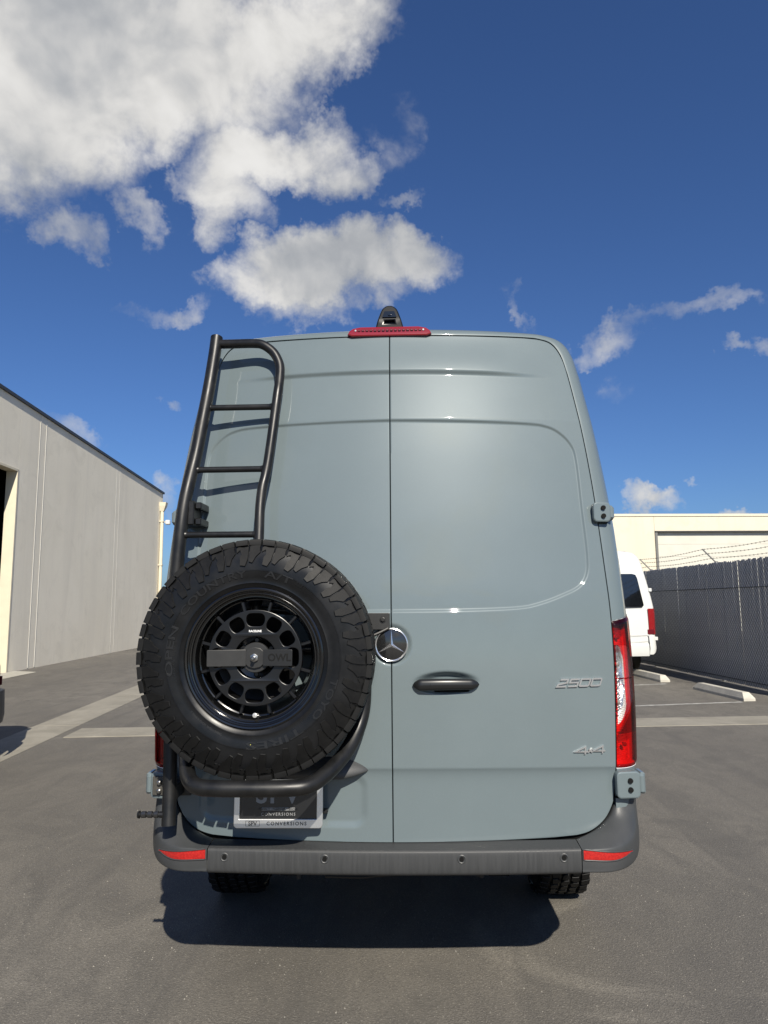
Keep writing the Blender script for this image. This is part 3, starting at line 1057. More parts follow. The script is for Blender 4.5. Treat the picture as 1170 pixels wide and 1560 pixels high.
def lamp(sg):
    root = None
    NT_, NZ = 44, 210
    ts = np.linspace(-1.5, 81, NT_)
    zf = np.linspace(0, 1, NZ)
    zt = lambda t: 1.384 + .028 * (t / 80)
    zb = .808

    def pt(t, f, off):
        z = zb + (zt(t) - zb) * f
        tt = max(t, 0)
        x, y, z_ = pil(z, tt, off)
        if t < 0:
            x -= .0015
        return (sg * x, y, z_)

    hs = MB()
    P = [[None] * NT_ for _ in range(NZ)]
    for i, f in enumerate(zf):
        for j, t in enumerate(ts):
            z = zb + (zt(t) - zb) * f
            dep = -.030
            # cup of the lower lamp, pocket of the upper one, arches behind the clear lens
            dep -= .022 * smooth01(1 - math.hypot((t - 34) / 30, (z - .895) / .07))
            dep -= .016 * smooth01(1 - math.hypot((t - 26) / 20, (z - 1.318) / .028))
            rr = math.hypot((t - 6) / 26, (z - 1.215) / .085)
            dep += (.0045 * math.sin(rr * 26) - .010 * smooth01(1 - abs(t - 14) / 12)) * (1 if clear_zone(t, z)[1] else 0)
            dep += .0016 * math.sin(z * 900) * (0 if clear_zone(t, z)[1] else 1)
            e = min(f, 1 - f) * 26
            e2 = min((t + 1.5) / 6, (81 - t) / 8)
            k = float(smooth01(min(e, e2)))
            P[i][j] = pt(t, f, dep * k + (1 - k) * .002)
    hs.grid(P)
    bowl = MB()
    bowl.v = list(hs.v)
    keep = []
    for q in hs.f:
        i_, j_ = divmod(q[0], NT_)
        t_ = ts[j_]
        if clear_zone(t_, zb + (zt(t_) - zb) * zf[i_])[1]:
            bowl.f.append(q)
        else:
            keep.append(q)
    hs.f = keep
    root = hs.build('tail_lamp', REFLECT, VAN, angle=60)
    bowl.build('lamp_bowl', BOWL, root, angle=60)
    red, deep, clr = MB(), MB(), MB()
    V = [pt(t, f, .0055 * float(smooth01(min(min(f, 1 - f) * 30, (t + 1.5) / 4, (81 - t) / 6))) + .001) for f in zf for t in ts]
    for i in range(NZ - 1):
        for j in range(NT_ - 1):
            t = .5 * (ts[j] + ts[j + 1])
            f = .5 * (zf[i] + zf[i + 1])
            z = zb + (zt(t) - zb) * f
            lim, is_c = clear_zone(t, z)
            line = is_c and (abs(z - 1.155) < .0025)
            edge = t > 58 or t < 1.2 or f < .03 or f > .93 or (z < 1.289 and z > 1.0 and lim < t < lim + 2.0) or (.945 < z < 1.10 and t > 6 + (z - .945) / .135 * 44) or abs(z - .945) < .003
            swoop = False
            tgt = deep if (edge or line or swoop) else (clr if is_c else red)
            tgt.f.append((i * NT_ + j, i * NT_ + j + 1, (i + 1) * NT_ + j + 1, (i + 1) * NT_ + j))
    for q, nm, mm in ((red, 'red_lens', LENS_R), (deep, 'lens_border', LENS_D), (clr, 'clear_lens', LENS_C)):
        used = sorted({v for f_ in q.f for v in f_})
        mp = {v: i for i, v in enumerate(used)}
        b = MB()
        b.v = [V[v] for v in used]
        b.f = [tuple(mp[v] for v in f_) for f_ in q.f]
        b.build(nm, mm, root, angle=80)
    for (z, t) in ((.893, 34), (1.317, 26), (1.21, 12), (1.06, 12)):
        x, y, zz = pil(z, t, -.028)
        MB().tube([(sg * x, y + .004, zz), (sg * x, y - .010, zz), (sg * x, y - .014, zz)], [.008, .009, .003], 10).build('bulb', mat('bulb_glass', (.35, .33, .30), .15, .4), root)
    return root


lamp(1)
lamp(-1)


# ---- hinges
def hinge(sg, x0, x1, z0, z1, name_m=PAINT):
    yb_ = float(skin0(x0 + .02, .5 * (z0 + z1)))
    w = x1 - x0
    mb = MB()
    ol = rrect(x0, z0, x0 + w * .70, z1, .012)
    vs, fs = plate_geo(ol, [], .016, .006)
    mb.add([(sg * x, yb_ - .014 - zz * 1.0 + (x - x0) * .14, z) for (x, z, zz) in [(p[0], p[1], p[2]) for p in vs]], fs)
    # knuckle barrel
    zc = .5 * (z0 + z1)
    mb2 = MB()
    bx = x0 + w * .83
    mb2.tube([(sg * bx, yb_ + .006, z0 + .012), (sg * bx, yb_ + .004, z0 + .016), (sg * bx, yb_ + .004, z1 - .016), (sg * bx, yb_ + .006, z1 - .012)], [.011, .0155, .0155, .011], 16)
    mb2.box((min(sg * (bx - .004), sg * (x1 - .002)), yb_ + .002, z0 + .004), (max(sg * (bx - .004), sg * (x1 - .002)), yb_ + .075, z1 - .004), .006)
    h = mb.build('hinge', PAINT, VAN, angle=40)
    mb2.build('hinge_barrel', PAINT, h)
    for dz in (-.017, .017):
        MB().disc((sg * (x0 + w * .40), yb_ - .0335 + w * .4 * .14, zc + dz), (0, -1, 0), .0098, 18, .010).build('bolt', BLACK, h)  # black discs standing for the dark inside the leaf's bolt holes
    # thin black strip under the leaf
    MB().box((min(sg * (x0 - .004), sg * (x0 + w * .66)), yb_ - .006, z0 - .010), (max(sg * (x0 - .004), sg * (x0 + w * .66)), yb_ + .03, z0 - .001)).build('hinge_strip', BLACK, h, smooth=False)


for sg in (1, -1):
    hinge(sg, .848, .938, 1.797, 1.868)
    hinge(sg, .878, .998, .706, .796)

# ---- bumper
prof = [(.16, .50), (.06, .470), (.022, .466), (.006, .473), (.0005, .486), (-.0015, .515), (.000, .548), (.004, .5555), (.012, .5585), (.06, .5625), (.10, .5635), (.125, .553)]
mb = MB()
P = []
for x in np.linspace(-.694, .694, 60):
    P.append([(x, s_ + .026 * (x / .694) ** 2 * (1 if s_ < .09 else .3), z) for (s_, z) in catmull(prof, 3)])
mb.grid(P)
BUMP = mb.build('bumper', PLASTIC, VAN, angle=38)
s1 = .026
guides = [
    [(.697, .15, .50), (.78, .16, .50), (.85, .20, .50), (.89, .25, .51), (.92, .30, .52), (.93, .38, .52), (.93, .46, .52)],
    [(.697, .06 + s1, .470), (.785, .09, .470), (.855, .13, .470), (.905, .18, .474), (.938, .24, .486), (.950, .33, .50), (.952, .46, .51)],
    [(.697, .006 + s1, .473), (.80, .045, .470), (.872, .090, .470), (.925, .150, .478), (.958, .225, .492), (.968, .33, .505), (.968, .46, .512)],
    [(.697, .0005 + s1, .486), (.802, .038, .484), (.877, .083, .485), (.931, .144, .493), (.965, .222, .506), (.975, .33, .52), (.975, .46, .525)],
    [(.697, -.0015 + s1, .518), (.803, .037, .517), (.879, .082, .517), (.934, .143, .522), (.968, .222, .532), (.979, .33, .54), (.979, .46, .545)],
    [(.697, .000 + s1, .549), (.803, .038, .549), (.879, .084, .550), (.934, .145, .556), (.969, .223, .565), (.981, .33, .57), (.981, .46, .575)],
    [(.697, .006 + s1, .5565), (.800, .048, .560), (.875, .095, .570), (.931, .153, .590), (.968, .226, .605), (.981, .33, .61), (.982, .46, .615)],
    [(.697, .050 + s1, .5620), (.790, .100, .580), (.860, .145, .612), (.920, .188, .645), (.966, .235, .660), (.982, .33, .665), (.984, .46, .668)],
    [(.697, .085 + s1, .5640), (.782, .150, .585), (.845, .178, .628), (.885, .198, .678), (.955, .225, .694), (.984, .33, .695), (.986, .46, .695)],
    [(.697, .110 + s1, .5520), (.780, .185, .575), (.840, .215, .622), (.880, .240, .672), (.945, .26, .690), (.972, .34, .690), (.974, .46, .690)],
]
CORN = {}
for sg in (1, -1):
    rows = [catmull([(sg * x, y, z) for (x, y, z) in gd], 7) for gd in guides]
    cols = []
    for j in range(len(rows[0])):
        cols.append(catmull([r_[j] for r_ in rows], 4))
    mb = MB().grid(cols)
    co = mb.build('bumper_corner', PLASTIC_C, BUMP, angle=42)
    CORN[sg] = cols
    # reflector let into the corner: follows the corner's own surface
    mb = MB()
    xs_ = np.linspace(.7015, .905, 26)
    face = np.array(catmull([(gd[0], gd[1]) for gd in guides[4]], 20))
    top, bot = [], []
    for x in xs_:
        y = float(np.interp(x, face[:, 0], face[:, 1]))
        f = (x - .7015) / .2035
        zt_ = .5525 - .022 * f - .004 * f * f
        zb_ = .5225 - .013 * f + .020 * max(0, (f - .55) / .45) ** 2
        if sg > 0:
            pass
        top.append((sg * x, y, zt_))
        bot.append((sg * x, y, min(zb_, zt_ - .001)))
    P = [[(a[0], a[1] - .0045, a[2] - .0) for a in top], [(a[0], a[1] - .0055, a[2] * .5 + b[2] * .5) for a, b in zip(top, bot)], [(b[0], b[1] - .0045, b[2]) for b in bot]]
    back = [[(a[0], a[1] + .012, a[2] + .003) for a in top], [(b[0], b[1] + .012, b[2] - .003) for b in bot]]
    mb.grid([back[0]] + P + [back[1]])
    mb.build('reflector', REDREF, BUMP)
    mb = MB()
    mb.tube([(a[0], a[1] - .001, a[2] + .0035) for a in top] + [(b[0], b[1] - .001, b[2] - .0035) for b in bot[::-1]], .003, 6, closed=True)
    mb.build('reflector_rim', PLASTIC_C, BUMP)
for x in (-.629, -.252, .252, .629):
    y = -.0015 + .026 * (x / .694) ** 2
    ring = MB()
    ring.tube([(x + .0135 * math.cos(a), y - .0005, .529 + .0135 * math.sin(a)) for a in np.linspace(0, 2 * math.pi, 20, endpoint=False)], .0026, 6, closed=True)
    s_ = ring.build('parking_sensor', PLASTIC_C, BUMP)
    MB().disc((x, y + .002, .529), (0, -1, 0), .0085, 16, .004).build('sensor_eye', BLACK, s_)

# ---- roof: brake lamp and camera
mb = MB()
outl = [(-.178, .0), (-.174, .008), (-.160, .018), (-.128, .024), (.128, .024), (.160, .018), (.174, .008), (.178, 0), (.165, -.006), (-.165, -.006)]
vs, fs = plate_geo(outl, [], .030, .006)
mb.add([(x, .296 - zz + .10 * x * x, 2.649 + y) for (x, y, zz) in vs], fs)
BR = mb.build('brake_light', BRAKE, VAN, angle=40)
for k in range(16):
    x = -.135 + k * .018
    MB().box((x - .0065, .2575 + .1 * x * x, 2.657), (x + .0065, .2645 + .1 * x * x, 2.666), .002).build('light_segment', BRAKE_D, BR, smooth=False)
for x in (-.150, .150):
    MB().disc((x, .268, 2.662), (0, -1, 0), .004, 10, .008).build('screw', STEEL, BR)
mb = MB()
ol = catmull([(-.060, 0), (-.052, .035), (-.040, .080), (-.028, .115), (-.012, .131), (0, .133), (.012, .131), (.028, .115), (.040, .080), (.052, .035), (.060, 0)], 4)
hole = [(-.034, .024), (-.028, .056), (.028, .056), (.034, .024)]
vs, fs = plate_geo([tuple(p) for p in ol], [hole], .034, .007)
mb.add([(x * .97, .342 - zz + max(0, y - .05) * .25, 2.682 + y * .87) for (x, y, zz) in vs], fs)
RC = mb.build('roof_camera', CAM_B, VAN, angle=40)
MB().add([(-.032, .2985, 2.738), (.032, .2985, 2.738), (.022, .304, 2.768), (-.022, .304, 2.768), (-.030, .309, 2.736), (.030, .309, 2.736), (.022, .319, 2.770), (-.022, .319, 2.770)],
         [(0, 1, 2, 3), (4, 7, 6, 5), (0, 4, 5, 1), (3, 2, 6, 7), (0, 3, 7, 4), (1, 5, 6, 2)]).build('camera_face', GLASS, RC, smooth=False)
MB().disc((0, .302, 2.752), (0, -1, 0), .007, 16, .006).build('camera_lens', GLASS, RC)
MB().box((-.090, .300, 2.672), (.090, .40, 2.690), .005).build('camera_base', CAM_B, RC, smooth=False)

# ---- handle
mb = MB()
P = []
for k in range(41):
    f = k / 40
    x = .081 + .258 * f
    hh = .0215 * min(1, (math.sin(math.pi * min(max(f, .0), 1)) * 3.0)) ** .5 if 0 < f < 1 else .001
    hh = max(hh, .0015)
    hh *= 1.06 - .12 * f
    dep = .016 * (hh / .0215)
    zc = 1.148 + .003 * math.sin(f * math.pi)
    yc = float(skin0(x, 1.15)) - .010 - .010 * math.sin(math.pi * f)
    P.append([(x, yc - dep * math.copysign(abs(math.cos(a)) ** .8, math.cos(a)), zc + hh * math.copysign(abs(math.sin(a)) ** .8, math.sin(a))) for a in np.linspace(0, 2 * math.pi, 21)])
mb.grid(P)
HD = mb.build('door_handle', HANDLE, DOOR_R, angle=60)
mb = MB()
x = .148
mb.tube([(x, float(skin0(x, 1.15)) - .0175 - .0158 * math.cos(a), 1.150 + .0212 * math.sin(a)) for a in np.linspace(-1.5, 1.5, 12)], .0009, 4)
mb.build('lock_seam', BLACK, HD)
mb = MB()
mb.box((.165, .068, 1.1195), (.300, .092, 1.1295), .003)
mb.build('handle_gap', BLACK, HD, smooth=False)

# ---- round star badge across the shut line
cy_ = float(skin0(0, 1.302)) - .004
EMB = MB().lathe([(.0, -.012), (.02, -.0115), (.045, -.009), (.060, -.005), (.0605, .010)], 48).build('badge', EMBLEM, VAN, angle=50)
EMB.location = (0, cy_, 1.302)
ring = MB()
ring.tube([(.0615 * math.cos(a), -.006, .0615 * math.sin(a)) for a in np.linspace(0, 2 * math.pi, 56, endpoint=False)], .0037, 8, closed=True)
ring.build('badge_ring', CHROME, EMB)
for a in (90, 210, 330):
    ca, sa = math.cos(rad(a)), math.sin(rad(a))
    L_, W_ = .0585, .0082
    pts = [(0, -.0185, 0), (L_ * ca, -.0085, L_ * sa)]
    m1 = (W_ * math.cos(rad(a - 60)), -.0115, W_ * math.sin(rad(a - 60)))
    m2 = (W_ * math.cos(rad(a + 60)), -.0115, W_ * math.sin(rad(a + 60)))
    MB().add(pts + [m1, m2, (0, -.008, 0)], [(0, 1, 2), (0, 3, 1), (4, 2, 1), (4, 1, 3)]).build('star_arm', CHROME, EMB, smooth=False)


# ---- chrome lettering on the right door
def ribbon(mb, poly, w, closed, fn, h):
    """flat ribbon with mitred corners along poly in (u,v), raised by h through fn(u,v,h)"""
    n = len(poly)
    L_, R_ = [], []
    for i in range(n):
        p = np.array(poly[i], float)
        a = np.array(poly[i - 1], float) if (i > 0 or closed) else None
        b = np.array(poly[(i + 1) % n], float) if (i < n - 1 or closed) else None
        ds = []
        if a is not None:
            ds.append((p - a) / (np.linalg.norm(p - a) + 1e-9))
        if b is not None:
            ds.append((b - p) / (np.linalg.norm(b - p) + 1e-9))
        ns = [np.array([-d[1], d[0]]) for d in ds]
        nn = sum(ns)
        nn /= np.linalg.norm(nn) + 1e-9
        k = 1 / max(.45, nn @ ns[0])
        L_.append(p + nn * w * .5 * k)
        R_.append(p - nn * w * .5 * k)
    vs = []
    for l, r in zip(L_, R_):
        c = (l + r) / 2
        vs += [fn(*l, 0), fn(*(l * .8 + c * .2), h), fn(*(r * .8 + c * .2), h), fn(*r, 0)]
    fs = []
    for i in range(n if closed else n - 1):
        j = (i + 1) % n
        for k in range(3):
            fs.append((i * 4 + k, i * 4 + k + 1, j * 4 + k + 1, j * 4 + k))
    if not closed:
        fs += [(0, 1, 2, 3), tuple((n - 1) * 4 + k for k in (3, 2, 1, 0))]
    mb.add(vs, fs)


def chrome_text(name, glyphs, x0, z0, h, adv, shear, stroke, slope=0.0):
    def fn(u, v, hh):
        x = x0 + u + shear * v
        z = z0 + v + slope * u
        return (x, float(doorY(x, z)) - .0015 - hh, z)
    u = 0
    for gl, wd in glyphs:
        mb = MB()
        for (poly, closed, sc) in gl:
            ribbon(mb, [(u + p[0] * wd, p[1] * h) for p in poly], stroke * sc, closed, fn, .0055)
        mb.build(name, CHROME, DOOR_R, smooth=False)
        u += wd + adv


two = [([(.12, 1), (.96, 1), (.96, .56), (.05, .30), (0, 0), (.98, 0)], False, 1)]
five = [([(1, 1), (.08, 1), (.06, .54), (.96, .54), (.94, 0), (0, 0)], False, 1)]
zero = [([(0.02, 0.1), (.02, .9), (.12, 1), (.88, 1), (.98, .9), (.98, .1), (.88, 0), (.12, 0)], True, 1)]
chrome_text('model_number', [(two, .038), (five, .038), (zero, .040), (zero, .040)], .648, 1.1315, .0265, .0075, .42, .0078, .0)
four = [([(.86, -.12), (.72, .95), (-.02, .30), (1.05, .24)], False, 1.0)]
ex = [([(0, .12), (1, .62)], False, .9), ([(0, .62), (1, .12)], False, .9)]
chrome_text('drive_badge', [(four, .048), (ex, .018), (four, .048)], .712, .8735, .0255, .003, .35, .0072, .0)


# ---- plate, its frame and the lamp strip above it
def print_text(body, size, x, z, yfun, m_, par, name='lettering', bold=0.0, spacing=1.0, ext=.0006, sx=1.0):
    vs, fs = text_geo(body, size, ext, 0, 'CENTER', spacing, bold)
    return MB().add([(x + sx * a, yfun(x + sx * a, z + b) - c, z + b) for (a, b, c) in vs], fs).build(name, m_, par, smooth=False)


px0, pz0 = -.431, .717
py = lambda x, z: .040 + .35 * 0 + (x - px0) * -.10 * 0 + (z - pz0) * .06
vs, fs = plate_geo(rrect(-.152, -.076, .152, .076, .010), [], .001)
PL = MB().add([(px0 + a, py(px0 + a, pz0 + b) - c, pz0 + b) for a, b, c in vs], fs).build('license_plate', PLATE, VAN, smooth=False)
vs, fs = plate_geo(rrect(-.166, -.086, .166, .086, .012), [rrect(-.149, -.058, .147, .070, .004)], .0028, .0022)
FR = MB().add([(px0 + a, py(px0 + a, pz0 + b) - c - .004, pz0 + b) for a, b, c in vs], fs).build('plate_frame', FRAME, PL, angle=40)
pyt = lambda x, z: py(x, z) - .0016
pyf = lambda x, z: py(x, z) - .0094
print_text('SPV', .098, px0 - .004, pz0 + .030, pyt, PRINT, PL, bold=.002, spacing=1.15, sx=1.0)
bar = MB().box((px0 - .064, pyt(px0, pz0 - .018) - .0012, pz0 - .0265), (px0 + .062, pyt(px0, pz0 - .018) + .0006, pz0 - .0165)).build('print_band', PRINT, PL, smooth=False)
print_text('SPECIALTY • PASSENGER • VEHICLES', .0094, px0 - .001, pz0 - .0215, lambda x, z: pyt(x, z) - .0016, PLATE, PL, bold=.0002, sx=.98)
print_text('CONVERSIONS', .0150, px0 - .001, pz0 - .0405, pyt, PRINT, PL, spacing=1.38)
print_text('SPV', .0205, px0 - .096, pz0 - .0715, pyf, FRAME_T, FR, bold=.0004)
print_text('CONVERSIONS', .0180, px0 + .032, pz0 - .0715, pyf, FRAME_T, FR, bold=.0003, spacing=1.32)
fr = MB()
ribbon(fr, [(-.122, -.080), (-.070, -.080), (-.070, -.062), (-.122, -.062)], .0014, True, lambda u, v, h: (px0 + u, pyf(px0 + u, pz0 + v) - h * .3, pz0 + v), .001)
fr.build('print_border', FRAME_T, FR, smooth=False)
for x in (px0 - .10, px0 + .10):
    MB().disc((x, py(x, pz0 + .078) - .005, pz0 + .078), (0, -1, 0), .006, 12, .004).build('plate_screw', STEEL, PL)
MB().box((px0 + .160, .045, pz0 - .042), (px0 + .185, .075, pz0 - .028), .004).build('plate_stop', HANDLE, PL, smooth=False)

mb = MB()
P = []
for k in range(49):
    f = k / 48
    x = -.085 - .69 * f
    e = math.sin(math.pi * f)
    r_ = min(1.0, e * 2.1) ** .7
    r_ = max(r_, .01)
    yb_ = float(skin0(x, .83)) + .012
    zc = .838 - .006 * (1 - r_)
    P.append([(x, yb_ + d_ * r_ * 1.0, zc + dz * r_) for (d_, dz) in catmull([(0, .042), (-.018, .040), (-.050, .018), (-.066, -.012), (-.060, -.032), (-.02, -.040), (0, -.040)], 3)])
mb.grid(P)
mb.build('plate_light_strip', PLASTIC_C, VAN, angle=50)


# ================================================================== WHEELS
TY = [(.228, -.098), (.233, -.112), (.243, -.1195), (.2525, -.1235), (.2545, -.1262), (.2575, -.1262), (.2595, -.1255), (.275, -.1300), (.2955, -.1325), (.2965, -.1338), (.299, -.1338), (.300, -.1327), (.325, -.1318), (.345, -.1288),
      (.3635, -.1240), (.3645, -.1252), (.367, -.1252), (.368, -.1225), (.382, -.1150), (.390, -.104), (.3935, -.09), (.395, -.04), (.395, 0)]
TY = TY + [(r, -y) for r, y in TY[-2::-1]]
TYR = np.array([(.228, -.098), (.243, -.1195), (.2595, -.1255), (.275, -.1300), (.2955, -.1325), (.325, -.1318), (.345, -.1288), (.3635, -.1240), (.382, -.1150), (.390, -.104), (.400, -.090)])
side_y = lambda r: float(np.interp(r, TYR[:, 0], TYR[:, 1]))
TYRE_ME = MB().lathe(TY, 112).mesh('tyre', RUBBER, angle=45)
R_T = .4085
NB = 52
PITCH = 2 * math.pi / NB


def blk(poly, m_=RUBBER_T):
    """tread block: polygon in (pitch fraction, y)"""
    def fn(u, v, h):
        r = .386 if h <= 0 else R_T - .004 + .004 * h - .16 * max(0.0, abs(v) - .088)
        if h > 1.5:
            r = R_T
        a = u * PITCH
        return (r * math.cos(a), v, r * math.sin(a))
    n = len(poly)
    cu, cv = sum(p[0] for p in poly) / n, sum(p[1] for p in poly) / n
    mb = MB()
    r0 = [fn(u, v, 0) for u, v in poly]
    r1 = [fn(u, v, .5) for u, v in poly]
    r2_ = [fn(u + (cu - u) * .07, v + (cv - v) * .05, 1.0) for u, v in poly]
    vs = r0 + r1 + r2_
    fs = [(i, (i + 1) % n, n + (i + 1) % n, n + i) for i in range(n)] + [(n + i, n + (i + 1) % n, 2 * n + (i + 1) % n, 2 * n + i) for i in range(n)] + [tuple(2 * n + i for i in range(n))]
    mb.add(vs, fs)
    return mb


def rows():
    out = []
    sh = [[(-.45, -.1215), (.42, -.1215), (.44, -.092), (.30, -.080), (-.34, -.078), (-.42, -.094)],
          [(-.42, -.1150), (.45, -.1150), (.40, -.088), (.42, -.079), (-.30, -.076), (-.40, -.090)]]
    md = [[(-.42, -.066), (.18, -.070), (.40, -.052), (.36, -.034), (-.10, -.028), (-.40, -.040)],
          [(-.40, -.062), (.36, -.064), (.42, -.042), (.05, -.026), (-.36, -.030)]]
    ce = [[(-.44, -.018), (.10, -.021), (.42, -.006), (.40, .017), (-.12, .021), (-.42, .006)],
          [(-.40, -.012), (.20, -.018), (.44, 0), (.30, .018), (-.20, .014), (-.44, .004)]]
    mir = lambda P: [(-u, -v) for u, v in P]
    for row, off in ((sh, 0), (md, .45), (ce, .1), ([mir(p) for p in md], .75), ([mir(p) for p in sh], .5)):
        out.append((row, off))
    return out


ROWS = rows()
BLK_ME = [[blk(p).mesh('tread_block', RUBBER_T, angle=30) for p in row] for row, _ in ROWS]
BLK_MB = [[blk(p) for p in row] for row, _ in ROWS]


def lug_fn(u, v, h):
    """u: angle in degrees, v: radius"""
    a = rad(u)
    return (v * math.cos(a), side_y(v) + .003 - h, v * math.sin(a))


LUGS = [[(-3.4, .3995), (-3.7, .366), (-3.1, .334), (-1.2, .312), (1.9, .316), (1.5, .344), (.3, .354), (1.0, .372), (3.0, .362), (3.35, .3995)],
        [(-3.0, .3995), (-2.7, .378), (-3.3, .360), (-.9, .344), (1.2, .322), (3.2, .326), (2.7, .366), (3.0, .3995)]]
LUG_MB = [MB().prism(p, lug_fn, 0, .0095, .05) for p in LUGS]
LUG_ME = [q.mesh('sidewall_lug', RUBBER_T, angle=30) for q in LUG_MB]


def polar_text(body, size, r, a0, a1, par, m_, name='tyre_lettering', raise_=.0030, sc=1.0):
    """text set clockwise along radius r between angles a0 > a1 (degrees), tops outward, outlined"""
    vs, fs = text_geo(body, size, .0006, .0006, 'LEFT', 1.0, 0, 2)
    xs_ = [v[0] for v in vs]
    x0, x1 = min(xs_), max(xs_)
    ys_ = [v[1] for v in vs]
    y0, y1 = min(ys_), max(ys_)
    out = []
    for (x, y, z) in vs:
        a = rad(a0 + (a1 - a0) * (x - x0) / (x1 - x0))
        rr = r + (y - .5 * (y0 + y1)) * sc
        out.append((rr * math.cos(a), side_y(rr) + (.0015 if z < 0 else -raise_ * (.55 if z < .0008 else 1.0)), rr * math.sin(a)))
    return MB().add(out, fs).build(name, m_, par, smooth=False)


def rim_meshes():
    bar = [(.2385, -.112), (.2385, -.1185), (.2335, -.1215), (.2285, -.1200), (.2265, -.112), (.2225, -.1085), (.2200, -.1095), (.2165, -.1085), (.2145, -.098), (.2095, -.094), (.2065, -.094), (.2040, -.088), (.2000, -.060), (.1960, -.058),
           (.1935, -.050), (.1900, -.010), (.1800, .020), (.1780, .09), (.215, .112)]
    return MB().lathe(bar, 96).mesh('rim', RIM, angle=30)


RIM_ME = rim_meshes()


def rim_disc():
    holes = []
    for k in range(12):
        a = rad(90 + 30 * k)
        big = k % 3 == 0
        ro, ri = .1525, (.1035 if big else .1010)
        wo, wi = (.0285, .0220) if big else (.0225, .0170)
        wm_ = .0335 if big else .0265
        pts = [(ri, -wi), (.5 * (ro + ri) - .008, -wm_), (ro - .012, -wm_ * .98), (ro, -wo * .78), (ro, wo * .78), (ro - .012, wm_ * .98), (.5 * (ro + ri) - .008, wm_), (ri, wi)]
        # keep neighbours apart
        pts = [(r, w * 1.03) for r, w in pts]
        P = []
        n = len(pts)
        for i in range(n):                      # rounded corners
            p0, p1, p2 = np.array(pts[i - 1]), np.array(pts[i]), np.array(pts[(i + 1) % n])
            P += [tuple(p1 + (p0 - p1) * .28), tuple(p1 + (p0 - p1) * .09 + (p2 - p1) * .09), tuple(p1 + (p2 - p1) * .28)]
        holes.append([(r * math.cos(a) - w * math.sin(a), r * math.sin(a) + w * math.cos(a)) for r, w in P])
    vs, fs = plate_geo(circ(.1605, 72), holes + [circ(.0735, 40)], .0060, .0022)
    return MB().add([(x, -.086 - zz + .06 * max(0, .12 - math.hypot(x, y)), y) for x, y, zz in vs], fs).mesh('spoke_disc', RIM_S, angle=35)


DISC_ME = rim_disc()


def rim_parts(par):
    rm = link('rim', RIM_ME, par)
    link('spoke_disc', DISC_ME, rm)
    # drum of the wheel centre behind the disc, and the ribs out to the barrel
    MB().lathe([(.0735, -.083), (.0735, -.045), (.060, -.040), (.0, -.040)], 40).build('hub_well', RIM, rm)
    MB().lathe([(.161, -.080), (.1600, -.050), (.150, -.020), (.08, .02), (.0, .02)], 48).build('rim_centre', mat('rim_dark', (.003, .003, .0032), .4), rm)
    rib = MB().box((.158, -.078, -.006), (.197, -.066, .006), .003).mesh('rim_rib', RIM_S, smooth=False)
    for k in range(12):
        o = link('rim_rib', rib, rm)
        o.rotation_euler = (0, -rad(15 + 30 * k), 0)
    for k in range(6):
        a = rad(30 + 60 * k)
        MB().tube([(.058 * math.cos(a), -.040, .058 * math.sin(a)), (.058 * math.cos(a), -.060, .058 * math.sin(a)), (.058 * math.cos(a), -.063, .058 * math.sin(a))], [.0105, .0105, .007], 6).build('lug_nut', RIM_S, rm, smooth=False)
    return rm


def tread(par, pick):
    """tread blocks: pick(angle) -> own object, else joined"""
    rest = MB()
    for ri, (row, off) in enumerate(ROWS):
        for k in range(NB):
            a = (k + off) * PITCH
            v = k % 2
            if pick(a % (2 * math.pi)):
                o = link('tread_block', BLK_ME[ri][v], par)
                o.rotation_euler = (0, -a, 0)
            else:
                c, s_ = math.cos(a), math.sin(a)
                q = BLK_MB[ri][v]
                rest.add([(x * c - z * s_, y, x * s_ + z * c) for x, y, z in q.v], q.f)
    if rest.v:
        tag(rest.build('tread', RUBBER_T, par, angle=30), kind='stuff')


def lugs(par, single):
    rest = MB()
    for k in range(NB):
        a = k * PITCH
        if single:
            o = link('sidewall_lug', LUG_ME[k % 2], par)
            o.rotation_euler = (0, -a, 0)
        else:
            c, s_ = math.cos(a), math.sin(a)
            q = LUG_MB[k % 2]
            rest.add([(x * c - z * s_, y, x * s_ + z * c) for x, y, z in q.v], q.f)
    if rest.v:
        tag(rest.build('sidewall_lugs', RUBBER, par, angle=30), kind='stuff')


# van's own wheels (outer face looks out sideways)
for (x, y, sg) in ((.855, 1.43, 1), (-.855, 1.43, -1), (.80, 4.95, 1), (-.80, 4.95, -1)):
    w = link('wheel', TYRE_ME, VAN)
    w.location = (x, y, GZ + .424)
    w.scale = (1.05, 1.03, 1.05)
    w.rotation_euler = (0, 0, rad(90) * sg)
    rear = y < 2
    # local X points along world Y (sg>0): the face towards the camera is at angle 180 (sg>0) or 0
    cen = math.pi if sg > 0 else 0.0
    pick = (lambda a, c=cen: abs((a - c + math.pi) % (2 * math.pi) - math.pi) < 1.2) if rear else (lambda a: False)
    tread(w, pick)
    lugs(w, False)
    link('rim', RIM_ME, w)
    link('spoke_disc', DISC_ME, w)

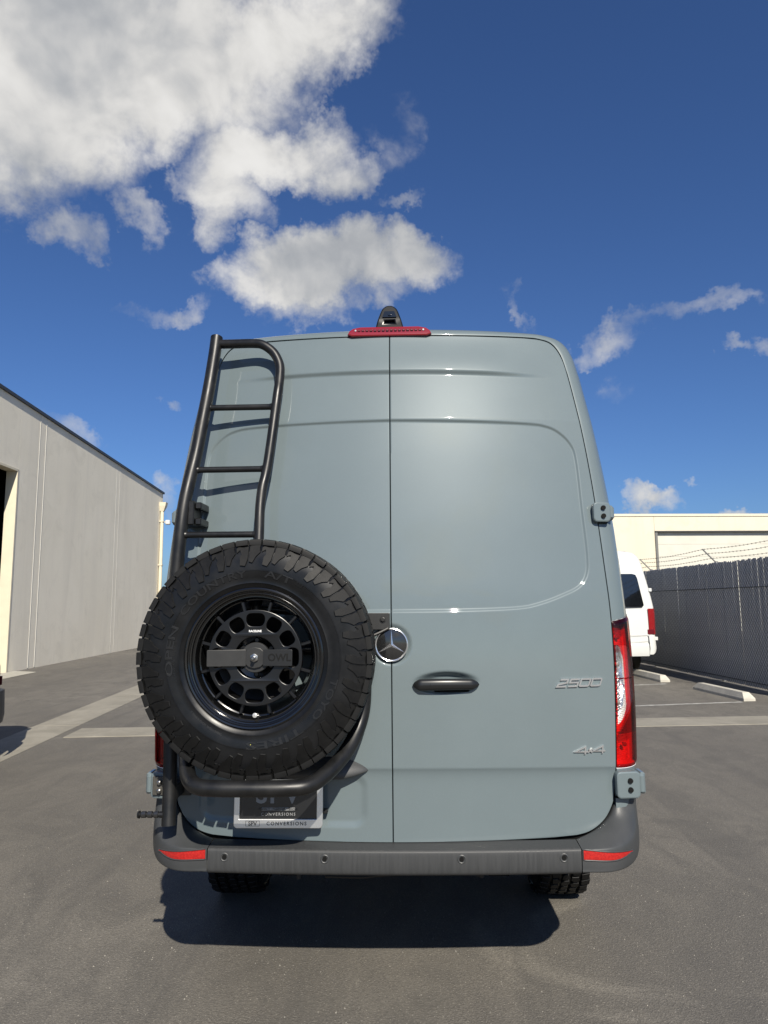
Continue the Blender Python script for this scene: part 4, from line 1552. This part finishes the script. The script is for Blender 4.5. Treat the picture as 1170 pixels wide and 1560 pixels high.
# ------------------------------------------------------------------ spare wheel
SPC = Vector((-.487, -.075, 1.272))
SP = thing('spare_wheel', 'black all-terrain spare wheel hung on the left rear door of the van', 'spare wheel', SPC)
SP.scale = (1.05, .95, 1.05)
ST = link('tyre', TYRE_ME, SP)
tread(ST, lambda a: True)
lugs(ST, True)
polar_text('OPEN', .042, .287, 192, 158, ST, RUBBER_L, sc=.82)
polar_text('COUNTRY', .042, .287, 149, 95, ST, RUBBER_L, sc=.82)
polar_text('A/T', .042, .287, 83, 63, ST, RUBBER_L, sc=.82)
polar_text('III', .022, .290, 60, 55, ST, RUBBER, sc=.8)
polar_text('TOYO', .042, .287, -14, -44, ST, RUBBER_L, sc=.82)
polar_text('TIRES', .042, .287, -54, -94, ST, RUBBER_L, sc=.82)
polar_text('LT275/70R17  121/118S', .013, .272, 196, 168, ST, RUBBER, raise_=.0009, sc=.8)
polar_text('TREADWEAR  LOAD RANGE E', .011, .270, -112, -140, ST, RUBBER, raise_=.0009, sc=.8)
polar_text('MAX LOAD  3195 LBS', .011, .272, -30, -62, ST, RUBBER, raise_=.0009, sc=.8)
vs, fs = text_geo('4', .012, .0006)
MB().add([(-.004 + x, side_y(.285) - .0012 - z, -.305 + y + .02) for x, y, z in vs], fs).build('paint_mark', YELLOW, ST, smooth=False)
SR = rim_parts(SP)
vs, fs = text_geo('RACELINE', .0098, .0005, spacing=1.0, bold=.0003)
MB().add([(x, -.0955 - z, .0895 + y) for x, y, z in vs], fs).build('rim_lettering', WHITE_P, SR, smooth=False)
MB().tube([(.004, -.060, -.196), (.004, -.088, -.194), (.0045, -.090, -.194), (.0045, -.106, -.191), (.0045, -.108, -.191)], [.006, .006, .0085, .008, .004], 12).build('valve', mat('valve_cap', (.55, .55, .53), .3, .5), SR)
# clamp: round washer plate, bent bar, bolt
CL = MB().lathe([(.0, -.092), (.049, -.092), (.051, -.090), (.051, -.070), (.030, -.060), (.0, -.05)], 48).build('clamp_plate', BAR_G, SP, angle=30)
hexp = [(.0385 * math.cos(rad(a)) * 1.0, .0345 * math.sin(rad(a)) * 1.0) for a in range(0, 360, 30)]
vs, fs = plate_geo(hexp, [], .0030, .0012)
MB().add([(x, -.0985 - z, y) for x, y, z in vs], fs).build('clamp_cap', BAR_G, CL, angle=30)
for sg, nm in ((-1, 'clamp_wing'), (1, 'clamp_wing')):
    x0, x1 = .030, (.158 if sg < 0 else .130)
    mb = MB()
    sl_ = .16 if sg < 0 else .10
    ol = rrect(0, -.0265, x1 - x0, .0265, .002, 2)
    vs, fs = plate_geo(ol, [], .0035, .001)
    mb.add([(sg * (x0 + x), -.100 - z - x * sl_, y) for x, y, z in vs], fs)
    wg = mb.build(nm, BAR_G if sg < 0 else mat('bar_grey_shaded', (.010, .0105, .011), .42), CL, angle=30)  # right wing's darker colour carries the shade of its tilt; same grey bar
    if sg > 0:
        vs, fs = text_geo('OWL', .034, .0012, .0, bold=.0008)
        MB().add([(.086 + x, -.1042 - (.086 + x - .03) * sl_ - z, y) for x, y, z in vs], fs).build('bar_lettering', RIM, wg, smooth=False)
mb = MB()
mb.tube([(0, -.098, 0), (0, -.112, 0), (0, -.113, 0)], [.0145, .0145, .012], 6)
mb.tube([(0, -.110, 0), (0, -.136, 0), (0, -.139, 0)], [.0068, .0068, .004], 12)
mb.build('bolt', STEEL, CL, angle=30)
MB().tube([(0, .02, 0), (0, .148, 0)], .045, 20).build('hub_mount', POWDER, SP)

# ------------------------------------------------------------------ ladder and tyre carrier
LD = thing('ladder_carrier', 'black tubular ladder and tyre carrier bolted to the left rear door', 'ladder', (-.82, -.02, .655))


def tubeobj(name, pts, r, m_=POWDER, par=LD, seg=16, n=6):
    mb = MB().tube([tuple(p) for p in catmull(pts, n)], r, seg)
    o = mb.build(name, m_, par, angle=40)
    o.matrix_parent_inverse = Matrix.Translation(-par.location)
    return o


def partobj(mb, name, m_, par=LD, **k):
    o = mb.build(name, m_, par, **k)
    if par is LD:
        o.matrix_parent_inverse = Matrix.Translation(-par.location)
    return o


tubeobj('main_post', [(-.770, .265, 2.644), (-.773, .245, 2.556), (-.781, .202, 2.395), (-.798, .175, 2.238), (-.814, .152, 2.096), (-.829, .128, 1.990), (-.840, .108, 1.904), (-.847, .094, 1.823), (-.852, .086, 1.736), (-.864, .080, 1.518), (-.870, .080, 1.25), (-.860, .068, .95), (-.852, .050, .76), (-.846, .030, .637)], .0265, seg=20)
tubeobj('side_rail', [(-.770, .263, 2.612), (-.70, .250, 2.607), (-.60, .236, 2.602), (-.555, .229, 2.592), (-.512, .225, 2.560), (-.487, .219, 2.520), (-.475, .210, 2.478), (-.474, .190, 2.410), (-.478, .170, 2.345), (-.490, .145, 2.20), (-.504, .125, 2.058), (-.514, .112, 1.985), (-.523, .098, 1.930), (-.527, .080, 1.846), (-.525, .060, 1.737), (-.524, .03, 1.55), (-.524, .02, 1.40)], .0200, seg=18)
for (a, b) in (((-.790, .190, 2.300), (-.484, .160, 2.292)), ((-.823, .138, 2.020), (-.510, .118, 2.017)), ((-.850, .084, 1.743), (-.526, .062, 1.740))):
    o = tubeobj('rung', [a, tuple((np.array(a) + np.array(b)) / 2), b], .0130, seg=14, n=2)
    for p, r_, q in ((a, .0265, 1), (b, .020, -1)):
        mb = MB().tube([(p[0] + q * (r_ - .006), p[1], p[2]), (p[0] + q * (r_ + .005), p[1], p[2])], [.0165, .0134], 14)
        w_ = mb.build('weld_bead', POWDER, o)
# hoop under and behind the tyre
tubeobj('tyre_hoop', [(-.835, .065, 1.02), (-.815, .05, .965), (-.780, .0, .915), (-.740, -.11, .878), (-.704, -.195, .858), (-.662, -.242, .846), (-.602, -.257, .843), (-.472, -.262, .8425), (-.352, -.257, .843), (-.287, -.240, .846), (-.242, -.190, .862), (-.195, -.125, .896), (-.155, -.06, .942), (-.122, -.01, 1.010), (-.106, .010, 1.085), (-.104, .016, 1.20), (-.115, .020, 1.30), (-.135, .024, 1.38)], .0275, seg=22)
# arms behind the wheel and the fixing plate by the shut line
tubeobj('cross_arm', [(-.865, .078, 1.285), (-.60, .066, 1.285), (-.30, .060, 1.285), (-.10, .04, 1.30)], .019)
tubeobj('cross_arm', [(-.865, .080, 1.45), (-.60, .066, 1.45), (-.35, .058, 1.43), (-.14, .04, 1.395)], .016)
mb = MB()
vs, fs = plate_geo(rrect(-.16, 1.362, -.0055, 1.424, .004, 2), [], .0022, .0008)
mb.add([(x, .050 - z_, z) for (x, z, z_) in vs], fs)
bp = partobj(mb, 'fixing_plate', BAR_G, angle=30)
MB().tube([(-.032, .049, 1.400), (-.032, .040, 1.400), (-.032, .039, 1.400)], [.0098, .0098, .007], 6).build('bolt', HOLE, bp, smooth=False)
MB().tube([(-.032, .046, 1.400), (-.032, .0445, 1.400)], .0135, 18).build('bolt_washer', HOLE, bp)
mb = MB()
mb.tube([tuple(p) for p in catmull([(-.17, .03, 1.345), (-.09, .035, 1.335), (-.055, .040, 1.345), (-.012, .050, 1.365)], 6)], .006, 8)
partobj(mb, 'cable', HOLE)
# hinge brackets
br = partobj(MB().box((-.868, .09, 1.785), (-.800, .205, 1.885), .004), 'hinge_bracket', POWDER, smooth=False)
for z in (1.80, 1.865):
    MB().box((-.798, .10, z - .014), (-.772, .215, z + .014), .004).build('bracket_lug', POWDER, br, smooth=False)
br = partobj(MB().box((-.955, .150, .715), (-.80, .166, .788), .003), 'hinge_bracket', mat('bracket_steel', (.045, .043, .038), .55, .3, vary=((.08, .075, .065), 80)), smooth=False)
for z in (.734, .766):
    MB().tube([(-.925, .151, z), (-.925, .138, z), (-.925, .135, z)], [.009, .009, .005], 10).build('bolt', STEEL, br)
partobj(MB().box((-.872, .05, .725), (-.825, .149, .780), .004), 'bracket_arm', POWDER, smooth=False)
PGY, PGZ = .03, .677
# foot peg at the bottom of the post
mb = MB().tube([(-.85, PGY, PGZ), (-.88, PGY, PGZ)], .012, 14)
pg = partobj(mb, 'foot_peg', POWDER)
for k in range(3):
    x = -.886 - k * .024
    MB().tube([(x + .002, PGY, PGZ), (x, PGY, PGZ), (x - .015, PGY, PGZ), (x - .017, PGY, PGZ)], [.010, .0125, .0125, .010], 10).build('knurl', STEEL if False else mat('peg_metal', (.10, .10, .10), .25, .9), pg, smooth=False)
MB().tube([(-.86, PGY, PGZ), (-.958, PGY, PGZ), (-.964, PGY, PGZ)], [.0095, .0095, .007], 12).build('peg_core', HOLE, pg)
MB().tube([(-.9575, PGY, PGZ), (-.9645, PGY, PGZ)], [.0145, .012], 12).build('peg_cap', HOLE, pg)


# ------------------------------------------------------------------ other vans
def simple_van(label, loc, rz, paint, B, lampz, winz, length=5.6, dark_bumper=False, size=1.07):
    V = thing('van', label, 'van', loc, rz)
    V.scale = (size,) * 3
    Bh = np.array(catmull(B, 6))
    full = np.vstack([Bh, Bh[-2::-1] * [-1, 1]])
    zt = full[:, 1].max()
    tilt = lambda z: .10 * max(0, z - 1.2) ** 1.3
    mb = MB()
    rings = []
    cen = np.array([0, 1.2])
    for (ins, dy) in ((.12, 0.0), (.065, .010), (.03, .035), (.008, .075), (0, .14)):
        q = []
        for (x, z) in full:
            sx = 1 - ins / 1.0
            zz = z - ins * max(0, (z - 1.3)) / (zt - 1.3)
            q.append((x * sx, dy + tilt(zz) + .05 * abs(x * sx) ** 2, zz))
        rings.append(q)
    for (Y, sc_) in ((.6, 1), (2.2, 1), (length - 1.4, 1), (length - .9, .86), (length - .5, .6), (length - .1, .42)):
        rings.append([(x * (.9 + .1 * min(1, sc_ + .3)), Y, .5 + (z - .5) * sc_ if z > .5 else z) for (x, z) in full])
    n = len(full)
    for r_ in rings:
        mb.v += [tuple(map(float, p)) for p in r_]
    for k in range(len(rings) - 1):
        for i in range(n - 1):
            mb.f.append((k * n + i, k * n + i + 1, (k + 1) * n + i + 1, (k + 1) * n + i))
    mb.f.append(tuple(range(n)))
    mb.f.append(tuple((len(rings) - 1) * n + i for i in range(n)))
    # floor
    m0 = len(mb.v)
    body = mb.build('body', paint, V, angle=40)
    MB().box((-.9, .1, full[:, 1].min() - .03), (.9, length - .3, full[:, 1].min() + .05)).build('underbody', BLACK, V, smooth=False)
    yr = lambda x, z: tilt(z) + .05 * x * x
    Wd = lambda z: float(np.interp(z, Bh[:, 1], Bh[:, 0]))
    # rear doors' windows
    z0, z1 = winz
    for sg in (1, -1):
        ol = []
        pts = [(.03, z0), (Wd(z0) * .765 - .03, z0), (Wd(z0) * .765, z0 + .03), (Wd(z1) * .775, z1 - .09), (Wd(z1) * .74, z1 - .02), (Wd(z1) * .66, z1), (.03, z1)]
        mbw = MB().add([(sg * x, yr(x, z) - .006, z) for x, z in pts] + [(sg * x, yr(x, z) + .02, z) for x, z in pts],
                       [tuple(range(7))] + [(i, (i + 1) % 7, 7 + (i + 1) % 7, 7 + i) for i in range(7)])
        mbw.build('rear_window', GLASS, V, smooth=False)
        # lamp
        a0, a1 = lampz
        P = []
        for z in np.linspace(a0, a1, 8):
            w = Wd(z)
            P.append([(sg * w * .835, yr(.83, z) - .004, z), (sg * w * .90, yr(.9, z) - .002, z), (sg * (w * .955), yr(.95, z) + .012, z), (sg * (w * .990 + .004), yr(.95, z) + .05, z), (sg * (w + .006), yr(.95, z) + .14, z), (sg * (w + .004), yr(.95, z) + .18, z)])
        tl = MB().grid(P).build('tail_lamp', LAMP_RED, V, angle=50)
        zz = a0 + .06
        MB().box((min(sg * .80, sg * .93), yr(.88, zz) - .012, a0 + .008), (max(sg * .80, sg * .93), yr(.88, zz) + .01, a0 + .10), .004).build('lamp_lens', BRAKE_D, tl, smooth=False)
        # side window strip and hinges
        for zh in (a0 - .08, z0 + .33):
            MB().box((min(sg * (Wd(zh) - .05), sg * (Wd(zh) + .02)), yr(.9, zh) + .0, zh - .035), (max(sg * (Wd(zh) - .05), sg * (Wd(zh) + .02)), yr(.9, zh) + .10, zh + .035), .008).build('hinge', paint, V, smooth=False)
    # shut lines: centre, lamp height crease, bumper seams
    seam = MB()
    for z in np.linspace(.60, zt - .16, 14):
        pass
    ln = [(0, z) for z in np.linspace(.62, zt - .20, 24)]
    MB().tube([(x, yr(x, z) + .001, z) for x, z in ln], .004, 5).build('shut_line', BLACK, V)
    for zc in (a0 - .02, a0 - .14):
        MB().tube([(x, yr(x, zc) + .002, zc + .004 * x * x) for x in np.linspace(-.84, .84, 20)], .0028, 5).build('shut_line', mat('seam_grey', (.25, .25, .25), .7), V)
    zl = full[:, 1].min()
    bm = MB()
    P = []
    for x in np.linspace(-.80, .80, 17):
        P.append([(x, yr(x, .6) + d_, z) for d_, z in ((.05, zl - .06), (-.03, zl - .05), (-.05, zl + .03), (-.045, zl + .16), (-.02, zl + .19), (.03, zl + .20))])
    bm.grid(P)
    bm.build('bumper', PLASTIC if dark_bumper else paint, V)
    for sg in (1, -1):
        P = []
        for (x, d_) in ((.803, .0), (.88, .01), (.94, .05), (.975, .12), (.985, .25), (.985, .40)):
            P.append([(sg * (x - .02), yr(.8, .6) + d_ + .03, zl - .03 + .04 * (x > .9)), (sg * x, yr(.8, .6) + d_ - .045, zl - .02 + .04 * (x > .9)), (sg * (x + .012), yr(.8, .6) + d_ - .055, zl + .10), (sg * (x + .008), yr(.8, .6) + d_ - .03, a0 - .03), (sg * (x - .03), yr(.8, .6) + d_ + .03, a0 - .01)])
        MB().grid(P).build('bumper_corner', PLASTIC if dark_bumper else paint, V)
    # roof hatch, rear lamp
    MB().box((-.35, .55, zt - .01), (.45, 1.3, zt + .05), .015).build('roof_vent', paint, V, smooth=False)
    MB().box((.33, .22, zt - .055), (.52, .30, zt - .025), .008).build('roof_marker', mat('marker_grey', (.3, .28, .26), .5), V, smooth=False)
    for (x, y, sg) in ((.82, 1.1, 1), (-.82, 1.1, -1), (.82, length - 1.1, 1), (-.82, length - 1.1, -1)):
        w = link('wheel', TYRE_ME, V)
        w.location = (x, y, .385)
        w.rotation_euler = (0, 0, rad(90) * sg)
        w.scale = (.95, .85, .95)
        link('rim', RIM_ME, w)
        link('spoke_disc', DISC_ME, w)
    return V


simple_van('white high-roof van parked by the slatted fence, tail to the camera', (4.270, 12.391, GZ), rad(3.6), WHITE,
           [(.965, .46), (.978, .62), (.988, .85), (.992, 1.25), (.972, 1.45), (.930, 1.68), (.885, 1.90), (.842, 2.09), (.775, 2.32), (.70, 2.41), (.60, 2.455), (.31, 2.49), (0, 2.50)],
           (.82, 1.325), (1.36, 2.01))
simple_van('dark grey van at the left edge, only its tail corner in view', (-5.11, 4.57, GZ), rad(194.5), SILVER,
           [(.86, .36), (.90, .45), (.925, .62), (.93, .85), (.92, 1.0), (.88, 1.15), (.81, 1.45), (.77, 1.60), (.72, 1.70), (.60, 1.76), (.31, 1.79), (0, 1.80)],
           (.74, .96), (1.12, 1.55), length=4.6, dark_bumper=True, size=1.0)
